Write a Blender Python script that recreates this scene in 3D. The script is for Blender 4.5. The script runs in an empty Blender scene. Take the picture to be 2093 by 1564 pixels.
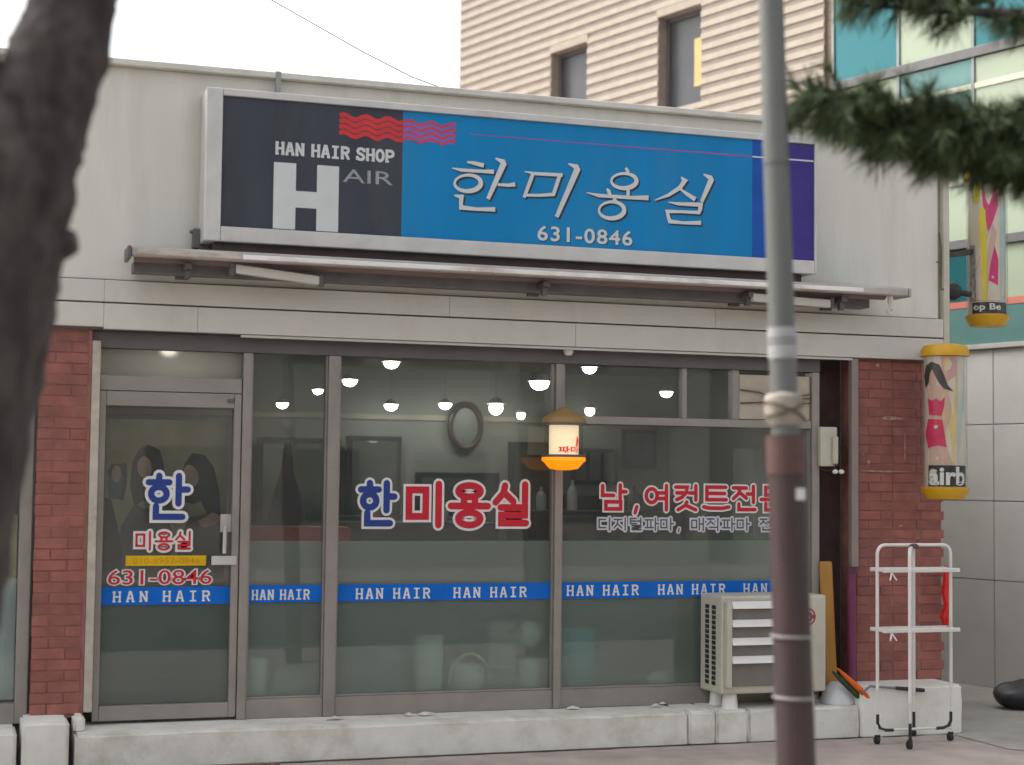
import bpy, bmesh, math, random
from mathutils import Vector, Matrix, noise
random.seed(7)
R = math.radians
sc = bpy.context.scene
COL = sc.collection

# ------------------------------------------------------------------ camera
def make_camera():
    cd = bpy.data.cameras.new('camera'); co = bpy.data.objects.new('camera', cd); COL.objects.link(co)
    yaw, pitch, roll = R(18.5), R(3.3), R(.65)
    f = Vector((math.sin(yaw)*math.cos(pitch), math.cos(yaw)*math.cos(pitch), math.sin(pitch)))
    r = Vector((math.cos(yaw), -math.sin(yaw), 0)); u = r.cross(f)
    r2 = math.cos(roll)*r + math.sin(roll)*u; u2 = -math.sin(roll)*r + math.cos(roll)*u
    m = Matrix((r2, u2, -f)).transposed().to_4x4(); m.translation = (0, -10.76, 1.77)
    co.matrix_world = m
    cd.sensor_width = 36; cd.sensor_fit = 'HORIZONTAL'; cd.lens = 36*3400/2093
    cd.clip_start = .05; cd.clip_end = 2000
    cd.dof.use_dof = True; cd.dof.focus_distance = 11.6; cd.dof.aperture_fstop = 1.2
    sc.camera = co
make_camera()

# ------------------------------------------------------------------ overcast sky, weak broad sun
SUN_DIR = Vector((-.52, .42, .86)).normalized()          # towards the sun
SUN_EL = math.asin(SUN_DIR.z); SUN_ROT = math.atan2(SUN_DIR.x, SUN_DIR.y)
w = bpy.data.worlds.new('World'); sc.world = w; w.use_nodes = True
nt = w.node_tree; nt.nodes.clear()
sky = nt.nodes.new('ShaderNodeTexSky'); sky.sky_type = 'NISHITA'; sky.sun_disc = False
sky.sun_elevation = SUN_EL; sky.sun_rotation = SUN_ROT; sky.air_density = 1.2; sky.dust_density = 6.0; sky.ozone_density = 1.0
hs = nt.nodes.new('ShaderNodeHueSaturation'); hs.inputs['Saturation'].default_value = .20
bg = nt.nodes.new('ShaderNodeBackground'); bg.inputs['Strength'].default_value = .15
wo = nt.nodes.new('ShaderNodeOutputWorld')
nt.links.new(sky.outputs[0], hs.inputs['Color']); nt.links.new(hs.outputs[0], bg.inputs['Color']); nt.links.new(bg.outputs[0], wo.inputs['Surface'])
sd = bpy.data.lights.new('sun', 'SUN'); sd.energy = .5; sd.angle = R(18); sd.color = (1, .95, .88)
so = bpy.data.objects.new('sun', sd); COL.objects.link(so); so.rotation_euler = (-SUN_DIR).to_track_quat('-Z', 'Y').to_euler()
sc.view_settings.view_transform = 'Standard'; sc.view_settings.look = 'None'
sc.view_settings.exposure = 1.20; sc.view_settings.gamma = 1.0; sc.view_settings.use_curve_mapping = False
sc.render.engine = 'CYCLES'
sc.cycles.use_denoising = True; sc.cycles.adaptive_threshold = .02; sc.cycles.max_bounces = 8; sc.cycles.transparent_max_bounces = 16; sc.cycles.transmission_bounces = 8
sc.cycles.caustics_refractive = True; sc.cycles.caustics_reflective = False; sc.cycles.sample_clamp_indirect = 4.0

# ------------------------------------------------------------------ materials
MATS = {}
def M(name, col, rough=.6, metal=0.0, var=.10, scale=6.0, bump=0.0, bscale=60.0, dirt=None, dscale=3.0, damt=.4, stretch=(1, 1, 1), rand=0.0, spec=.4, world=False):
    if name in MATS: return MATS[name]
    m = bpy.data.materials.new(name); m.use_nodes = True; t = m.node_tree; N = t.nodes; L = t.links
    b = N['Principled BSDF']; b.inputs['Roughness'].default_value = rough; b.inputs['Metallic'].default_value = metal
    b.inputs['Specular IOR Level'].default_value = spec
    tc = N.new('ShaderNodeTexCoord'); mp = N.new('ShaderNodeMapping'); mp.inputs['Scale'].default_value = stretch
    L.new(N.new('ShaderNodeNewGeometry').outputs['Position'] if world else tc.outputs['Object'], mp.inputs['Vector'])
    n1 = N.new('ShaderNodeTexNoise'); n1.inputs['Scale'].default_value = scale; n1.inputs['Detail'].default_value = 6; L.new(mp.outputs[0], n1.inputs['Vector'])
    cr = N.new('ShaderNodeValToRGB'); L.new(n1.outputs[0], cr.inputs[0])
    lo = [c*(1-var) for c in col]; hi = [min(1, c*(1+var)) for c in col]
    cr.color_ramp.elements[0].position = .3; cr.color_ramp.elements[0].color = (*lo, 1)
    cr.color_ramp.elements[1].position = .7; cr.color_ramp.elements[1].color = (*hi, 1)
    out = cr.outputs[0]
    if dirt:
        n2 = N.new('ShaderNodeTexNoise'); n2.inputs['Scale'].default_value = dscale; n2.inputs['Detail'].default_value = 8; n2.inputs['Roughness'].default_value = .65
        L.new(mp.outputs[0], n2.inputs['Vector'])
        c2 = N.new('ShaderNodeValToRGB'); c2.color_ramp.elements[0].position = .48; c2.color_ramp.elements[1].position = .72
        c2.color_ramp.elements[1].color = (damt, damt, damt, 1); L.new(n2.outputs[0], c2.inputs[0])
        mx = N.new('ShaderNodeMix'); mx.data_type = 'RGBA'; L.new(c2.outputs[0], mx.inputs[0]); L.new(out, mx.inputs[6]); mx.inputs[7].default_value = (*dirt, 1)
        out = mx.outputs[2]
    if rand:
        oi = N.new('ShaderNodeObjectInfo'); hv = N.new('ShaderNodeHueSaturation'); mr = N.new('ShaderNodeMapRange')
        mr.inputs['To Min'].default_value = 1-rand; mr.inputs['To Max'].default_value = 1+rand
        L.new(oi.outputs['Random'], mr.inputs['Value']); L.new(mr.outputs[0], hv.inputs['Value']); L.new(out, hv.inputs['Color']); out = hv.outputs[0]
    L.new(out, b.inputs['Base Color'])
    if bump:
        n3 = N.new('ShaderNodeTexNoise'); n3.inputs['Scale'].default_value = bscale; n3.inputs['Detail'].default_value = 5; L.new(mp.outputs[0], n3.inputs['Vector'])
        bp = N.new('ShaderNodeBump'); bp.inputs['Strength'].default_value = bump; bp.inputs['Distance'].default_value = .01
        L.new(n3.outputs[0], bp.inputs['Height']); L.new(bp.outputs[0], b.inputs['Normal'])
        # uneven gloss goes with the relief
        mr2 = N.new('ShaderNodeMapRange'); mr2.inputs['To Min'].default_value = max(0, rough-.08); mr2.inputs['To Max'].default_value = min(1, rough+.08)
        L.new(n1.outputs[0], mr2.inputs['Value']); L.new(mr2.outputs[0], b.inputs['Roughness'])
    MATS[name] = m; return m
def EM(name, col, st):
    if name in MATS: return MATS[name]
    m = bpy.data.materials.new(name); m.use_nodes = True; b = m.node_tree.nodes['Principled BSDF']
    b.inputs['Base Color'].default_value = (*col, 1); b.inputs['Emission Color'].default_value = (*col, 1); b.inputs['Emission Strength'].default_value = st
    MATS[name] = m; return m
def GLASS(name, tint, ior=1.45, rough=.0, veil=.0):
    if name in MATS: return MATS[name]
    m = bpy.data.materials.new(name); m.use_nodes = True; t = m.node_tree; N = t.nodes; L = t.links; N.clear()
    tr = N.new('ShaderNodeBsdfTransparent'); tr.inputs[0].default_value = (*tint, 1)
    gl = N.new('ShaderNodeBsdfGlossy'); gl.inputs['Roughness'].default_value = rough
    lw = N.new('ShaderNodeLayerWeight'); lw.inputs[0].default_value = .5
    pw_ = N.new('ShaderNodeMath'); pw_.operation = 'POWER'; pw_.inputs[1].default_value = 5; L.new(lw.outputs['Facing'], pw_.inputs[0])
    fr = N.new('ShaderNodeMath'); fr.operation = 'MULTIPLY_ADD'; fr.inputs[1].default_value = .9; fr.inputs[2].default_value = .04; L.new(pw_.outputs[0], fr.inputs[0])
    mx = N.new('ShaderNodeMixShader'); o = N.new('ShaderNodeOutputMaterial')
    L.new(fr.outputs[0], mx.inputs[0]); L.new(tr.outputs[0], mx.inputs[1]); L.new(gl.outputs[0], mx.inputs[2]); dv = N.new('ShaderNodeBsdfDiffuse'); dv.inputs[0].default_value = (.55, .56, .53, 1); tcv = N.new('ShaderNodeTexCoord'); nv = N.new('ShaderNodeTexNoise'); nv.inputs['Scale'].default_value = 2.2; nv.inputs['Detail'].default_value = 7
    L.new(tcv.outputs['Object'], nv.inputs['Vector']); mv = N.new('ShaderNodeMapRange'); mv.inputs['From Min'].default_value = .3; mv.inputs['From Max'].default_value = .75; mv.inputs['To Min'].default_value = veil*.5; mv.inputs['To Max'].default_value = veil*1.6; L.new(nv.outputs[0], mv.inputs['Value'])  # veil: pale diffuse film painting in the haze of reflections on the glass
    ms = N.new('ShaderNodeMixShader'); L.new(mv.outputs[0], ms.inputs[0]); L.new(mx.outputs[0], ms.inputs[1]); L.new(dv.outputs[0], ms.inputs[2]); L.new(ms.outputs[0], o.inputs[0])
    MATS[name] = m; return m
def FROST(name, col, rough, milk, milkcol, tr=.35):
    if name in MATS: return MATS[name]
    m = bpy.data.materials.new(name); m.use_nodes = True; t = m.node_tree; N = t.nodes; L = t.links; N.clear()
    rf = N.new('ShaderNodeBsdfRefraction'); rf.inputs['Color'].default_value = (*col, 1); rf.inputs['Roughness'].default_value = rough; rf.inputs['IOR'].default_value = 1.12
    df = N.new('ShaderNodeBsdfDiffuse'); df.inputs[0].default_value = (*milkcol, 1)
    tl = N.new('ShaderNodeBsdfTranslucent'); tl.inputs[0].default_value = (*milkcol, 1)
    a = N.new('ShaderNodeMixShader'); a.inputs[0].default_value = tr; L.new(df.outputs[0], a.inputs[1]); L.new(tl.outputs[0], a.inputs[2])
    x = N.new('ShaderNodeMixShader'); x.inputs[0].default_value = milk; o = N.new('ShaderNodeOutputMaterial')
    L.new(rf.outputs[0], x.inputs[1]); L.new(a.outputs[0], x.inputs[2]); L.new(x.outputs[0], o.inputs[0])
    MATS[name] = m; return m

WALL = M('white_wall_paint', (.655, .638, .58), .75, var=.05, scale=2.5, bump=.10, bscale=40, dirt=(.40, .37, .31), dscale=2.6, damt=.32, stretch=(1.6, 1, .22))
FASC = M('fascia_paint', (.60, .58, .53), .6, var=.05, scale=3, bump=.06, bscale=50, dirt=(.36, .34, .29), dscale=3.0, damt=.40, stretch=(1.0, 1, .6))
COPE = M('coping_metal', (.62, .60, .54), .5, var=.05, dirt=(.3, .28, .24), dscale=4, damt=.35)
ALU = M('bronze_aluminium', (.30, .275, .25), .42, metal=.35, var=.07, scale=4, dirt=(.18, .16, .14), dscale=5, damt=.3)
ALUD = M('dark_aluminium', (.13, .12, .12), .5, metal=.3, var=.08)
ALUL = M('light_aluminium', (.56, .55, .53), .42, metal=.3, var=.06, scale=5, dirt=(.38, .36, .33), dscale=6, damt=.3)
RUBBER = M('black_rubber', (.02, .02, .022), .6)
BRICK = M('red_brick', (.285, .108, .088), .85, var=.18, scale=11, bump=.35, bscale=90, dirt=(.15, .085, .078), dscale=2.6, damt=.5, rand=.11, world=True)
MORTAR = M('brick_mortar', (.27, .125, .10), .9, var=.25, scale=9, bump=.3, world=True)
PLINTH = M('painted_concrete', (.72, .71, .655), .7, var=.08, scale=5, bump=.3, bscale=25, dirt=(.36, .31, .22), dscale=3.4, damt=.55)
PAVE = M('paving', (.38, .325, .29), .85, var=.16, scale=3, bump=.25, bscale=70, dirt=(.22, .19, .17), dscale=2.2, damt=.5)
LANE = M('lane_concrete', (.36, .345, .305), .85, var=.12, scale=2, bump=.25, bscale=60, dirt=(.17, .155, .13), dscale=1.7, damt=.5)
ASPH = M('asphalt', (.05, .05, .052), .9, var=.25, scale=30, bump=.4, bscale=200)
KERB = M('kerb_stone', (.33, .32, .30), .8, var=.15, scale=8, bump=.3)
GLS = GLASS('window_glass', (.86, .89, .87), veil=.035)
FRO = FROST('frosted_film', (.92, .98, .95), .42, .48, (.55, .62, .58))
FROD = FROST('smoky_film', (.66, .76, .72), .42, .42, (.33, .41, .39))
MILK = FROST('milky_glass', (.8, .8, .72), .75, .93, (.62, .62, .55), .72)
WHITE = M('white_plastic', (.72, .71, .68), .4, var=.05)
CREAM = M('cream_plastic', (.52, .50, .42), .45, var=.07, dirt=(.35, .32, .25), dscale=5, damt=.3)
BLACK = M('black_plastic', (.025, .025, .028), .45)
VBLUE = M('blue_vinyl', (.006, .135, .56), .5, var=.08, spec=.15)
VWHITE = M('white_vinyl', (.70, .70, .68), .45, var=.04)
VRED = M('red_vinyl', (.52, .012, .03), .4, var=.08)
VNAVY = M('navy_vinyl', (.015, .045, .24), .4, var=.08)
VGREY = M('grey_vinyl', (.075, .08, .09), .45)
VYEL = M('yellow_vinyl', (.72, .46, .0), .4)
VORA = M('orange_vinyl', (.62, .29, .0), .4)
S_DARK = M('sign_charcoal', (.045, .052, .068), .42, var=.14, scale=2, dirt=(.085, .09, .095), dscale=1.8, damt=.5, stretch=(2, 1, .5), spec=.25)
S_BLUE = M('sign_sky_blue', (.004, .205, .475), .42, var=.07, scale=2, dirt=(.03, .22, .42), dscale=1.6, damt=.5, stretch=(2, 1, .5), spec=.2)
S_ROY = M('sign_royal_blue', (.012, .085, .38), .42, spec=.2)
S_PUR = M('sign_violet', (.048, .034, .21), .42, spec=.2)
S_LET = M('sign_letter_white', (.58, .60, .60), .4, var=.04)
S_GREY = M('sign_letter_grey', (.30, .31, .33), .4)
S_SHA = M('sign_letter_black', (.012, .03, .055), .4)
S_RED = M('sign_red', (.55, .028, .035), .35)
S_DRED = M('sign_dark_red', (.20, .03, .035), .35)
S_PINK = M('sign_rose', (.55, .04, .10), .35)
S_MAUVE = M('sign_mauve', (.17, .13, .42), .35)

# ------------------------------------------------------------------ mesh helpers
class MB:
    def __init__(s): s.v = []; s.f = []
    def add(s, vs, fs):
        o = len(s.v); s.v += [tuple(p) for p in vs]; s.f += [tuple(i+o for i in f) for f in fs]; return s
    def box(s, x0, x1, y0, y1, z0, z1):
        return s.add([(x0,y0,z0),(x1,y0,z0),(x1,y1,z0),(x0,y1,z0),(x0,y0,z1),(x1,y0,z1),(x1,y1,z1),(x0,y1,z1)],
                     [(0,3,2,1),(4,5,6,7),(0,1,5,4),(1,2,6,5),(2,3,7,6),(3,0,4,7)])
    def hexa(s, p):   # 8 corners ordered like box
        return s.add(p, [(0,3,2,1),(4,5,6,7),(0,1,5,4),(1,2,6,5),(2,3,7,6),(3,0,4,7)])
    def tube(s, pts, r, n=10, caps=True):
        pts = [Vector(p) for p in pts]; k = len(pts); rr = r if isinstance(r, (list, tuple)) else [r]*k
        rings = []; pu = None
        for i, p in enumerate(pts):
            d = (pts[min(i+1, k-1)]-pts[max(i-1, 0)]).normalized()
            if pu is None: pu = Vector((0,0,1)) if abs(d.z) < .9 else Vector((1,0,0))
            a = d.cross(pu).normalized(); b = a.cross(d).normalized(); pu = b
            rings.append([p+(a*math.cos(2*math.pi*j/n)+b*math.sin(2*math.pi*j/n))*rr[i] for j in range(n)])
        fs = [(i*n+j, i*n+(j+1)%n, (i+1)*n+(j+1)%n, (i+1)*n+j) for i in range(k-1) for j in range(n)]
        if caps: fs += [tuple(reversed(range(n))), tuple((k-1)*n+j for j in range(n))]
        return s.add([q for g in rings for q in g], fs)
    def lathe(s, prof, c=(0,0,0), n=24, axis='z', caps=True):
        vs = []; k = len(prof)
        for (r, h) in prof:
            for j in range(n):
                a = 2*math.pi*j/n; x, y = r*math.cos(a), r*math.sin(a)
                vs.append((c[0]+x, c[1]+y, c[2]+h) if axis == 'z' else ((c[0]+x, c[1]+h, c[2]+y) if axis == 'y' else (c[0]+h, c[1]+x, c[2]+y)))
        fs = [(i*n+j, i*n+(j+1)%n, (i+1)*n+(j+1)%n, (i+1)*n+j) for i in range(k-1) for j in range(n)]
        if caps: fs += [tuple(reversed(range(n))), tuple((k-1)*n+j for j in range(n))]
        return s.add(vs, fs)
    def sheet(s, pts): return s.add(pts, [tuple(range(len(pts)))])
    def ellipsoid(s, c, r, n=14, m=8):
        return s.lathe([(max(1e-4, math.sin(math.pi*i/m)), -math.cos(math.pi*i/m)) for i in range(m+1)], n=n).scale_last(c, r, n*(m+1))
    def scale_last(s, c, r, cnt):
        for i in range(len(s.v)-cnt, len(s.v)):
            x, y, z = s.v[i]; s.v[i] = (c[0]+x*r[0], c[1]+y*r[1], c[2]+z*r[2])
        return s
    def build(s, name, mat, parent=None, smooth=False, bevel=0.0, label=None, cat=None, group=None, kind=None, solid=0.0):
        o = Vector((0,0,0)); q = parent
        while q: o += q.location; q = q.parent
        if parent is None and s.v and cat and kind is None:      # a one-mesh thing: origin at its own base
            xs, ys, zs = zip(*s.v); o = Vector(((min(xs)+max(xs))/2, (min(ys)+max(ys))/2, min(zs)))
        me = bpy.data.meshes.new(name); me.from_pydata([tuple(Vector(p)-o) for p in s.v], [], s.f); me.update()
        bm = bmesh.new(); bm.from_mesh(me); bmesh.ops.recalc_face_normals(bm, faces=bm.faces); bm.to_mesh(me); bm.free()
        if smooth:
            for p in me.polygons: p.use_smooth = True
            try: me.set_sharp_from_angle(angle=R(40))
            except Exception: pass
        me.materials.append(mat)
        ob = bpy.data.objects.new(name, me); COL.objects.link(ob)
        if parent: ob.parent = parent
        else: ob.location = o if (cat and kind is None) else (0,0,0)
        if solid:
            md = ob.modifiers.new('thick', 'SOLIDIFY'); md.thickness = solid; md.offset = 0
        if bevel:
            md = ob.modifiers.new('bevel', 'BEVEL'); md.width = bevel; md.segments = 2; md.limit_method = 'ANGLE'; md.angle_limit = R(40)
        return tag(ob, label, cat, group, kind)
def tag(o, label=None, cat=None, group=None, kind=None):
    for k, v in (('label', label), ('category', cat), ('group', group), ('kind', kind)):
        if v: o[k] = v
    return o
def thing(name, label, cat, loc, group=None):
    o = bpy.data.objects.new(name, None); COL.objects.link(o); o.location = loc; o.empty_display_size = .1
    return tag(o, label, cat, group)
def box(name, mat, b, parent=None, bevel=.003, **k): return MB().box(*b).build(name, mat, parent, bevel=bevel, **k)

# flat lettering: font outlines or hand-made strokes, as thin sheets of vinyl
def font_mesh(body, offset=0.0, spacing=1.0, shear=0.0):
    cu = bpy.data.curves.new('text', 'FONT'); cu.body = body; cu.size = 1; cu.offset = offset; cu.space_character = spacing; cu.resolution_u = 3; cu.shear = shear
    o = bpy.data.objects.new('text', cu); COL.objects.link(o)
    dg = bpy.context.evaluated_depsgraph_get(); me = bpy.data.meshes.new_from_object(o.evaluated_get(dg))
    v = [(p.co.x, p.co.y) for p in me.vertices]; f = [tuple(p.vertices) for p in me.polygons]
    bpy.data.objects.remove(o); bpy.data.curves.remove(cu); bpy.data.meshes.remove(me); return v, f
def text(body, rect, y, layers, parent, label=None, spacing=1.0, shear=0.0, wrap=None, name='letter'):
    """layers: (offset, material, dy, dx, dz); rect = X0, X1, Z0, Z1 of the plain glyphs"""
    v, f = font_mesh(body, 0, spacing, shear)
    xs = [p[0] for p in v]; ys = [p[1] for p in v]; X0, X1, Z0, Z1 = rect
    ax = (X1-X0)/(max(xs)-min(xs)); az = (Z1-Z0)/(max(ys)-min(ys)); mx, my = min(xs), min(ys); out = []
    for (off, mat, dy, dx, dz) in layers:
        v, f = font_mesh(body, off, spacing, shear); b = MB()
        pts = [(X0+(p[0]-mx)*ax+dx, y+dy, Z0+(p[1]-my)*az+dz) for p in v]
        if wrap: pts = [wrap(p, -dy) for p in pts]
        par = list(range(len(v)))
        def fd(a):
            while par[a] != a: par[a] = par[par[a]]; a = par[a]
            return a
        for q in f:
            for k in q[1:]: par[fd(k)] = fd(q[0])
        isl = {}
        for q in f: isl.setdefault(fd(q[0]), []).append(q)
        ivs = sorted([[min(v[k][0] for q in fs for k in q), max(v[k][0] for q in fs for k in q), fs] for fs in isl.values()], key=lambda t_: t_[0]); grp = []
        for iv in ivs:
            if grp and iv[0] < grp[-1][1]-.01: grp[-1][1] = max(grp[-1][1], iv[1]); grp[-1][2] = grp[-1][2]+iv[2]
            else: grp.append(iv)
        for g in grp:
            ix = sorted({k for q in g[2] for k in q}); mp_ = {k: n_ for n_, k in enumerate(ix)}
            out.append(MB().add([pts[k] for k in ix], [tuple(mp_[k] for k in q) for q in g[2]]).build(name, mat, parent, label=label))
    return out
def ribbon(b, pts, wd, y, closed=False):
    """a flat stroke with mitred corners in the XZ plane; wd = one width or one per point"""
    k = len(pts); ws = wd if isinstance(wd, (list, tuple)) else [wd]*k; L = []; Rr = []
    for i in range(k):
        p = Vector(pts[i]); a = Vector(pts[(i-1) % k]) if (closed or i > 0) else None; c = Vector(pts[(i+1) % k]) if (closed or i < k-1) else None
        d1 = (p-a).normalized() if a is not None else None; d2 = (c-p).normalized() if c is not None else None
        if d1 is None: d1 = d2
        if d2 is None: d2 = d1
        t = (d1+d2); t = t.normalized() if t.length > 1e-6 else d1
        n = Vector((-t.y, t.x)); cs = max(.5, n.dot(Vector((-d1.y, d1.x)))); h = ws[i]/2/cs
        L.append(p+n*h); Rr.append(p-n*h)
    vs = [(q.x, y, q.y) for q in L]+[(q.x, y, q.y) for q in Rr]
    b.add(vs, [(i, (i+1) % k, k+(i+1) % k, k+i) for i in range(k if closed else k-1)])
def ell(cx, cz, rx, rz, n=22, a0=0, a1=2*math.pi, closed=True, tilt=0):
    m = n if closed else n+1
    o = []
    for i in range(m):
        a = a0+(a1-a0)*i/n; x, z = rx*math.cos(a), rz*math.sin(a)
        o.append((cx+x*math.cos(tilt)-z*math.sin(tilt), cz+x*math.sin(tilt)+z*math.cos(tilt)))
    return o
# slab-serif capitals, drawn as strokes in a 0..1 box
def slab(ch):
    s = .20
    if ch == 'H': return [[(.17,0),(.17,1)],[(.83,0),(.83,1)],[(.17,.5),(.83,.5)],[(0,.06),(.36,.06)],[(0,.94),(.36,.94)],[(.64,.06),(1,.06)],[(.64,.94),(1,.94)]]
    if ch == 'A': return [[(.14,.04),(.46,1)],[(.86,.04),(.54,1)],[(.28,.34),(.72,.34)],[(0,.06),(.34,.06)],[(.66,.06),(1,.06)],[(.3,.95),(.62,.95)]]
    if ch == 'N': return [[(.17,0),(.17,1)],[(.83,0),(.83,1)],[(.17,.96),(.83,.04)],[(0,.06),(.36,.06)],[(0,.94),(.3,.94)],[(.62,.94),(1,.94)]]
    if ch == 'I': return [[(.5,0),(.5,1)],[(.12,.06),(.88,.06)],[(.12,.94),(.88,.94)]]
    if ch == 'R': return [[(.17,0),(.17,1)],[(.1,.93),(.6,.93),(.8,.86),(.86,.72),(.8,.58),(.6,.5),(.17,.5)],[(.52,.5),(.86,.05)],[(0,.06),(.38,.06)],[(.72,.06),(1,.06)],[(0,.94),(.2,.94)]]
    if ch == 'P': return [[(.17,0),(.17,1)],[(.1,.93),(.62,.93),(.84,.85),(.9,.7),(.84,.54),(.62,.46),(.17,.46)],[(0,.06),(.42,.06)],[(0,.94),(.2,.94)]]
    if ch == 'O': return [ell(.5,.5,.38,.43,16)+['c']]
    if ch == 'S': return [[(.86,.78),(.72,.91),(.5,.94),(.26,.9),(.16,.76),(.24,.6),(.5,.51),(.76,.42),(.86,.26),(.74,.1),(.5,.06),(.28,.09),(.13,.24)],[(.88,.68),(.88,.98)],[(.12,.02),(.12,.34)]]
    return []
def slab_text(body, rect, y, mat, parent, label=None, gap=.18, wt=.19, space=.6):
    X0, X1, Z0, Z1 = rect; tot = sum((space if c == ' ' else 1) for c in body)+gap*(len(body)-1); ux = (X1-X0)/tot; hz = Z1-Z0; x = X0
    for c in body:
        if c == ' ': x += (space+gap)*ux; continue
        b = MB(); e = 0
        for st in slab(c):
            cl = st[-1] == 'c'; st = st[:-1] if cl else st
            wdt = wt*(ux*.55+hz*.45)*(.8 if len(st) == 2 and abs(st[0][1]-st[1][1]) < .01 else 1)
            ribbon(b, [(x+p[0]*ux, Z0+p[1]*hz) for p in st], wdt, y-.0003*e, cl); e += 1
        b.build('letter', mat, parent, label=label); x += (1+gap)*ux

# rounded gothic Hangul, drawn as round-ended strokes in a 0..1 box ('o' = ellipse, 'r' = closed loop)
BX = lambda a, b_, c, d: ('r', [(a, d), (b_, d), (b_, c), (a, c)])
IV = [(.82,.98),(.82,.02)]; AV = [[(.76,.98),(.76,.02)], [(.76,.54),(.98,.54)]]
HG = {'한': [[(.30,.99),(.30,.90)],[(.06,.84),(.54,.84)],('o',.30,.58,.18,.155),[(.76,.99),(.76,.36)],[(.76,.68),(.97,.68)],[(.24,.30),(.24,.06),(.86,.06)]],
 '미': [BX(.08,.50,.22,.84), IV], '용': [('o',.5,.82,.28,.135),[(.36,.66),(.36,.48)],[(.64,.66),(.64,.48)],[(.03,.47),(.97,.47)],('o',.5,.17,.28,.15)],
 '실': [[(.31,.96),(.27,.78),(.07,.56)],[(.29,.79),(.53,.58)],[(.83,.99),(.83,.56)],[(.20,.44),(.83,.44),(.83,.26),(.22,.26),(.22,.07),(.86,.07)]],
 '남': [[(.12,.96),(.12,.58),(.52,.58)],[(.76,.99),(.76,.46)],[(.76,.73),(.97,.73)],BX(.24,.78,.05,.33)], ',': [[(.55,.14),(.42,-.10)]],
 '여': [('o',.27,.58,.20,.27),[(.82,.99),(.82,.02)],[(.50,.69),(.82,.69)],[(.50,.47),(.82,.47)]],
 '컷': [[(.06,.93),(.50,.93),(.46,.72),(.30,.52),(.10,.43)],[(.10,.70),(.46,.70)],[(.82,.99),(.82,.42)],[(.58,.70),(.82,.70)],[(.48,.34),(.42,.2),(.15,.03)],[(.46,.2),(.82,.03)]],
 '트': [[(.86,.94),(.14,.94),(.14,.44),(.88,.44)],[(.14,.69),(.82,.69)],[(.02,.15),(.25,.10),(.75,.10),(.98,.15)]],
 '전': [[(.05,.92),(.55,.92)],[(.30,.92),(.26,.70),(.05,.49)],[(.30,.72),(.55,.51)],[(.82,.99),(.82,.34)],[(.58,.68),(.82,.68)],[(.26,.28),(.26,.05),(.88,.05)]],
 '문': [BX(.20,.80,.64,.95),[(.02,.46),(.98,.46)],[(.5,.46),(.5,.26)],[(.20,.30),(.20,.04),(.85,.04)]], '디': [[(.54,.86),(.10,.86),(.10,.22),(.56,.22)], IV],
 '지': [[(.04,.86),(.58,.86)],[(.31,.86),(.26,.5),(.04,.18)],[(.30,.52),(.58,.20)], IV],
 '털': [[(.50,.95),(.10,.95),(.10,.53),(.52,.53)],[(.10,.74),(.48,.74)],[(.82,.99),(.82,.50)],[(.58,.74),(.82,.74)],[(.20,.39),(.82,.39),(.82,.22),(.22,.22),(.22,.05),(.86,.05)]],
 '파': [[(.04,.84),(.60,.84)],[(.04,.22),(.62,.22)],[(.20,.84),(.20,.22)],[(.44,.84),(.44,.22)]]+AV, '마': [BX(.06,.48,.22,.84)]+AV,
 '매': [BX(.04,.38,.22,.82),[(.58,.95),(.58,.05)],[(.86,.99),(.86,.02)],[(.58,.52),(.86,.52)]],
 '직': [[(.04,.93),(.56,.93)],[(.30,.93),(.26,.68),(.04,.46)],[(.30,.70),(.56,.48)],[(.82,.99),(.82,.38)],[(.20,.26),(.82,.26),(.82,-.02)]]}
def hangul(body, rect, parent, layers, widths=None, label=None):
    """layers: (stroke width, material, y, dx, dz); one part per syllable"""
    X0, X1, Z0, Z1 = rect; cw = [(.5 if c in ' ' else .45 if c == ',' else 1) for c in body]; gap = .10; ux = (X1-X0)/(sum(cw)+gap*(len(body)-1)); hz = Z1-Z0; x = X0
    for c, wv in zip(body, cw):
        if c != ' ':
            for (wd, mat, y, dx, dz) in layers:
                m = MB(); e = 0
                for st in HG[c]:
                    q = lambda p: (x+p[0]*ux*(1 if c != ',' else .5)+dx, Z0+p[1]*hz+dz)
                    if st[0] == 'o': ribbon(m, ell(*q((st[1], st[2])), st[3]*ux, st[4]*hz, 22), wd, y-.00012*e, True)
                    elif st[0] == 'r': ribbon(m, [q(p) for p in st[1]], wd, y-.00012*e, True)
                    else:
                        pts = [q(p) for p in st]; ribbon(m, pts, wd, y-.00012*e)
                        for p in (pts[0], pts[-1]): e += 1; m.sheet([(a_[0], y-.00012*e, a_[1]) for a_ in ell(p[0], p[1], wd*.5, wd*.5, 10)])
                    e += 1
                m.build('letter', mat, parent, label=label)
        x += (wv+gap)*ux

# ------------------------------------------------------------------ ground
GX0, GX1 = -160, 160
MB().box(GX0, GX1, -300, 300, -.6, -.15).build('road', ASPH, kind='structure')
MB().box(GX0, GX1, -6.2, 60, -.148, -.004).build('sidewalk', PAVE, kind='structure')
MB().sheet([(6.75,-1.15,.0),(7.35,-1.75,.0),(40,-1.75,.0),(40,30,.0),(6.75,30,.0)]).build('side_lane', LANE, kind='structure')
b = MB(); 
for i in range(-30, 30): b.box(i*1.0, i*1.0+.99, -6.36, -6.203, -.148, .0)
b.build('kerb', KERB, kind='structure', bevel=.01)
MB().box(GX0, GX1, -60, -17.0, -.148, -.002).build('far_sidewalk', PAVE, kind='structure')

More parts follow.
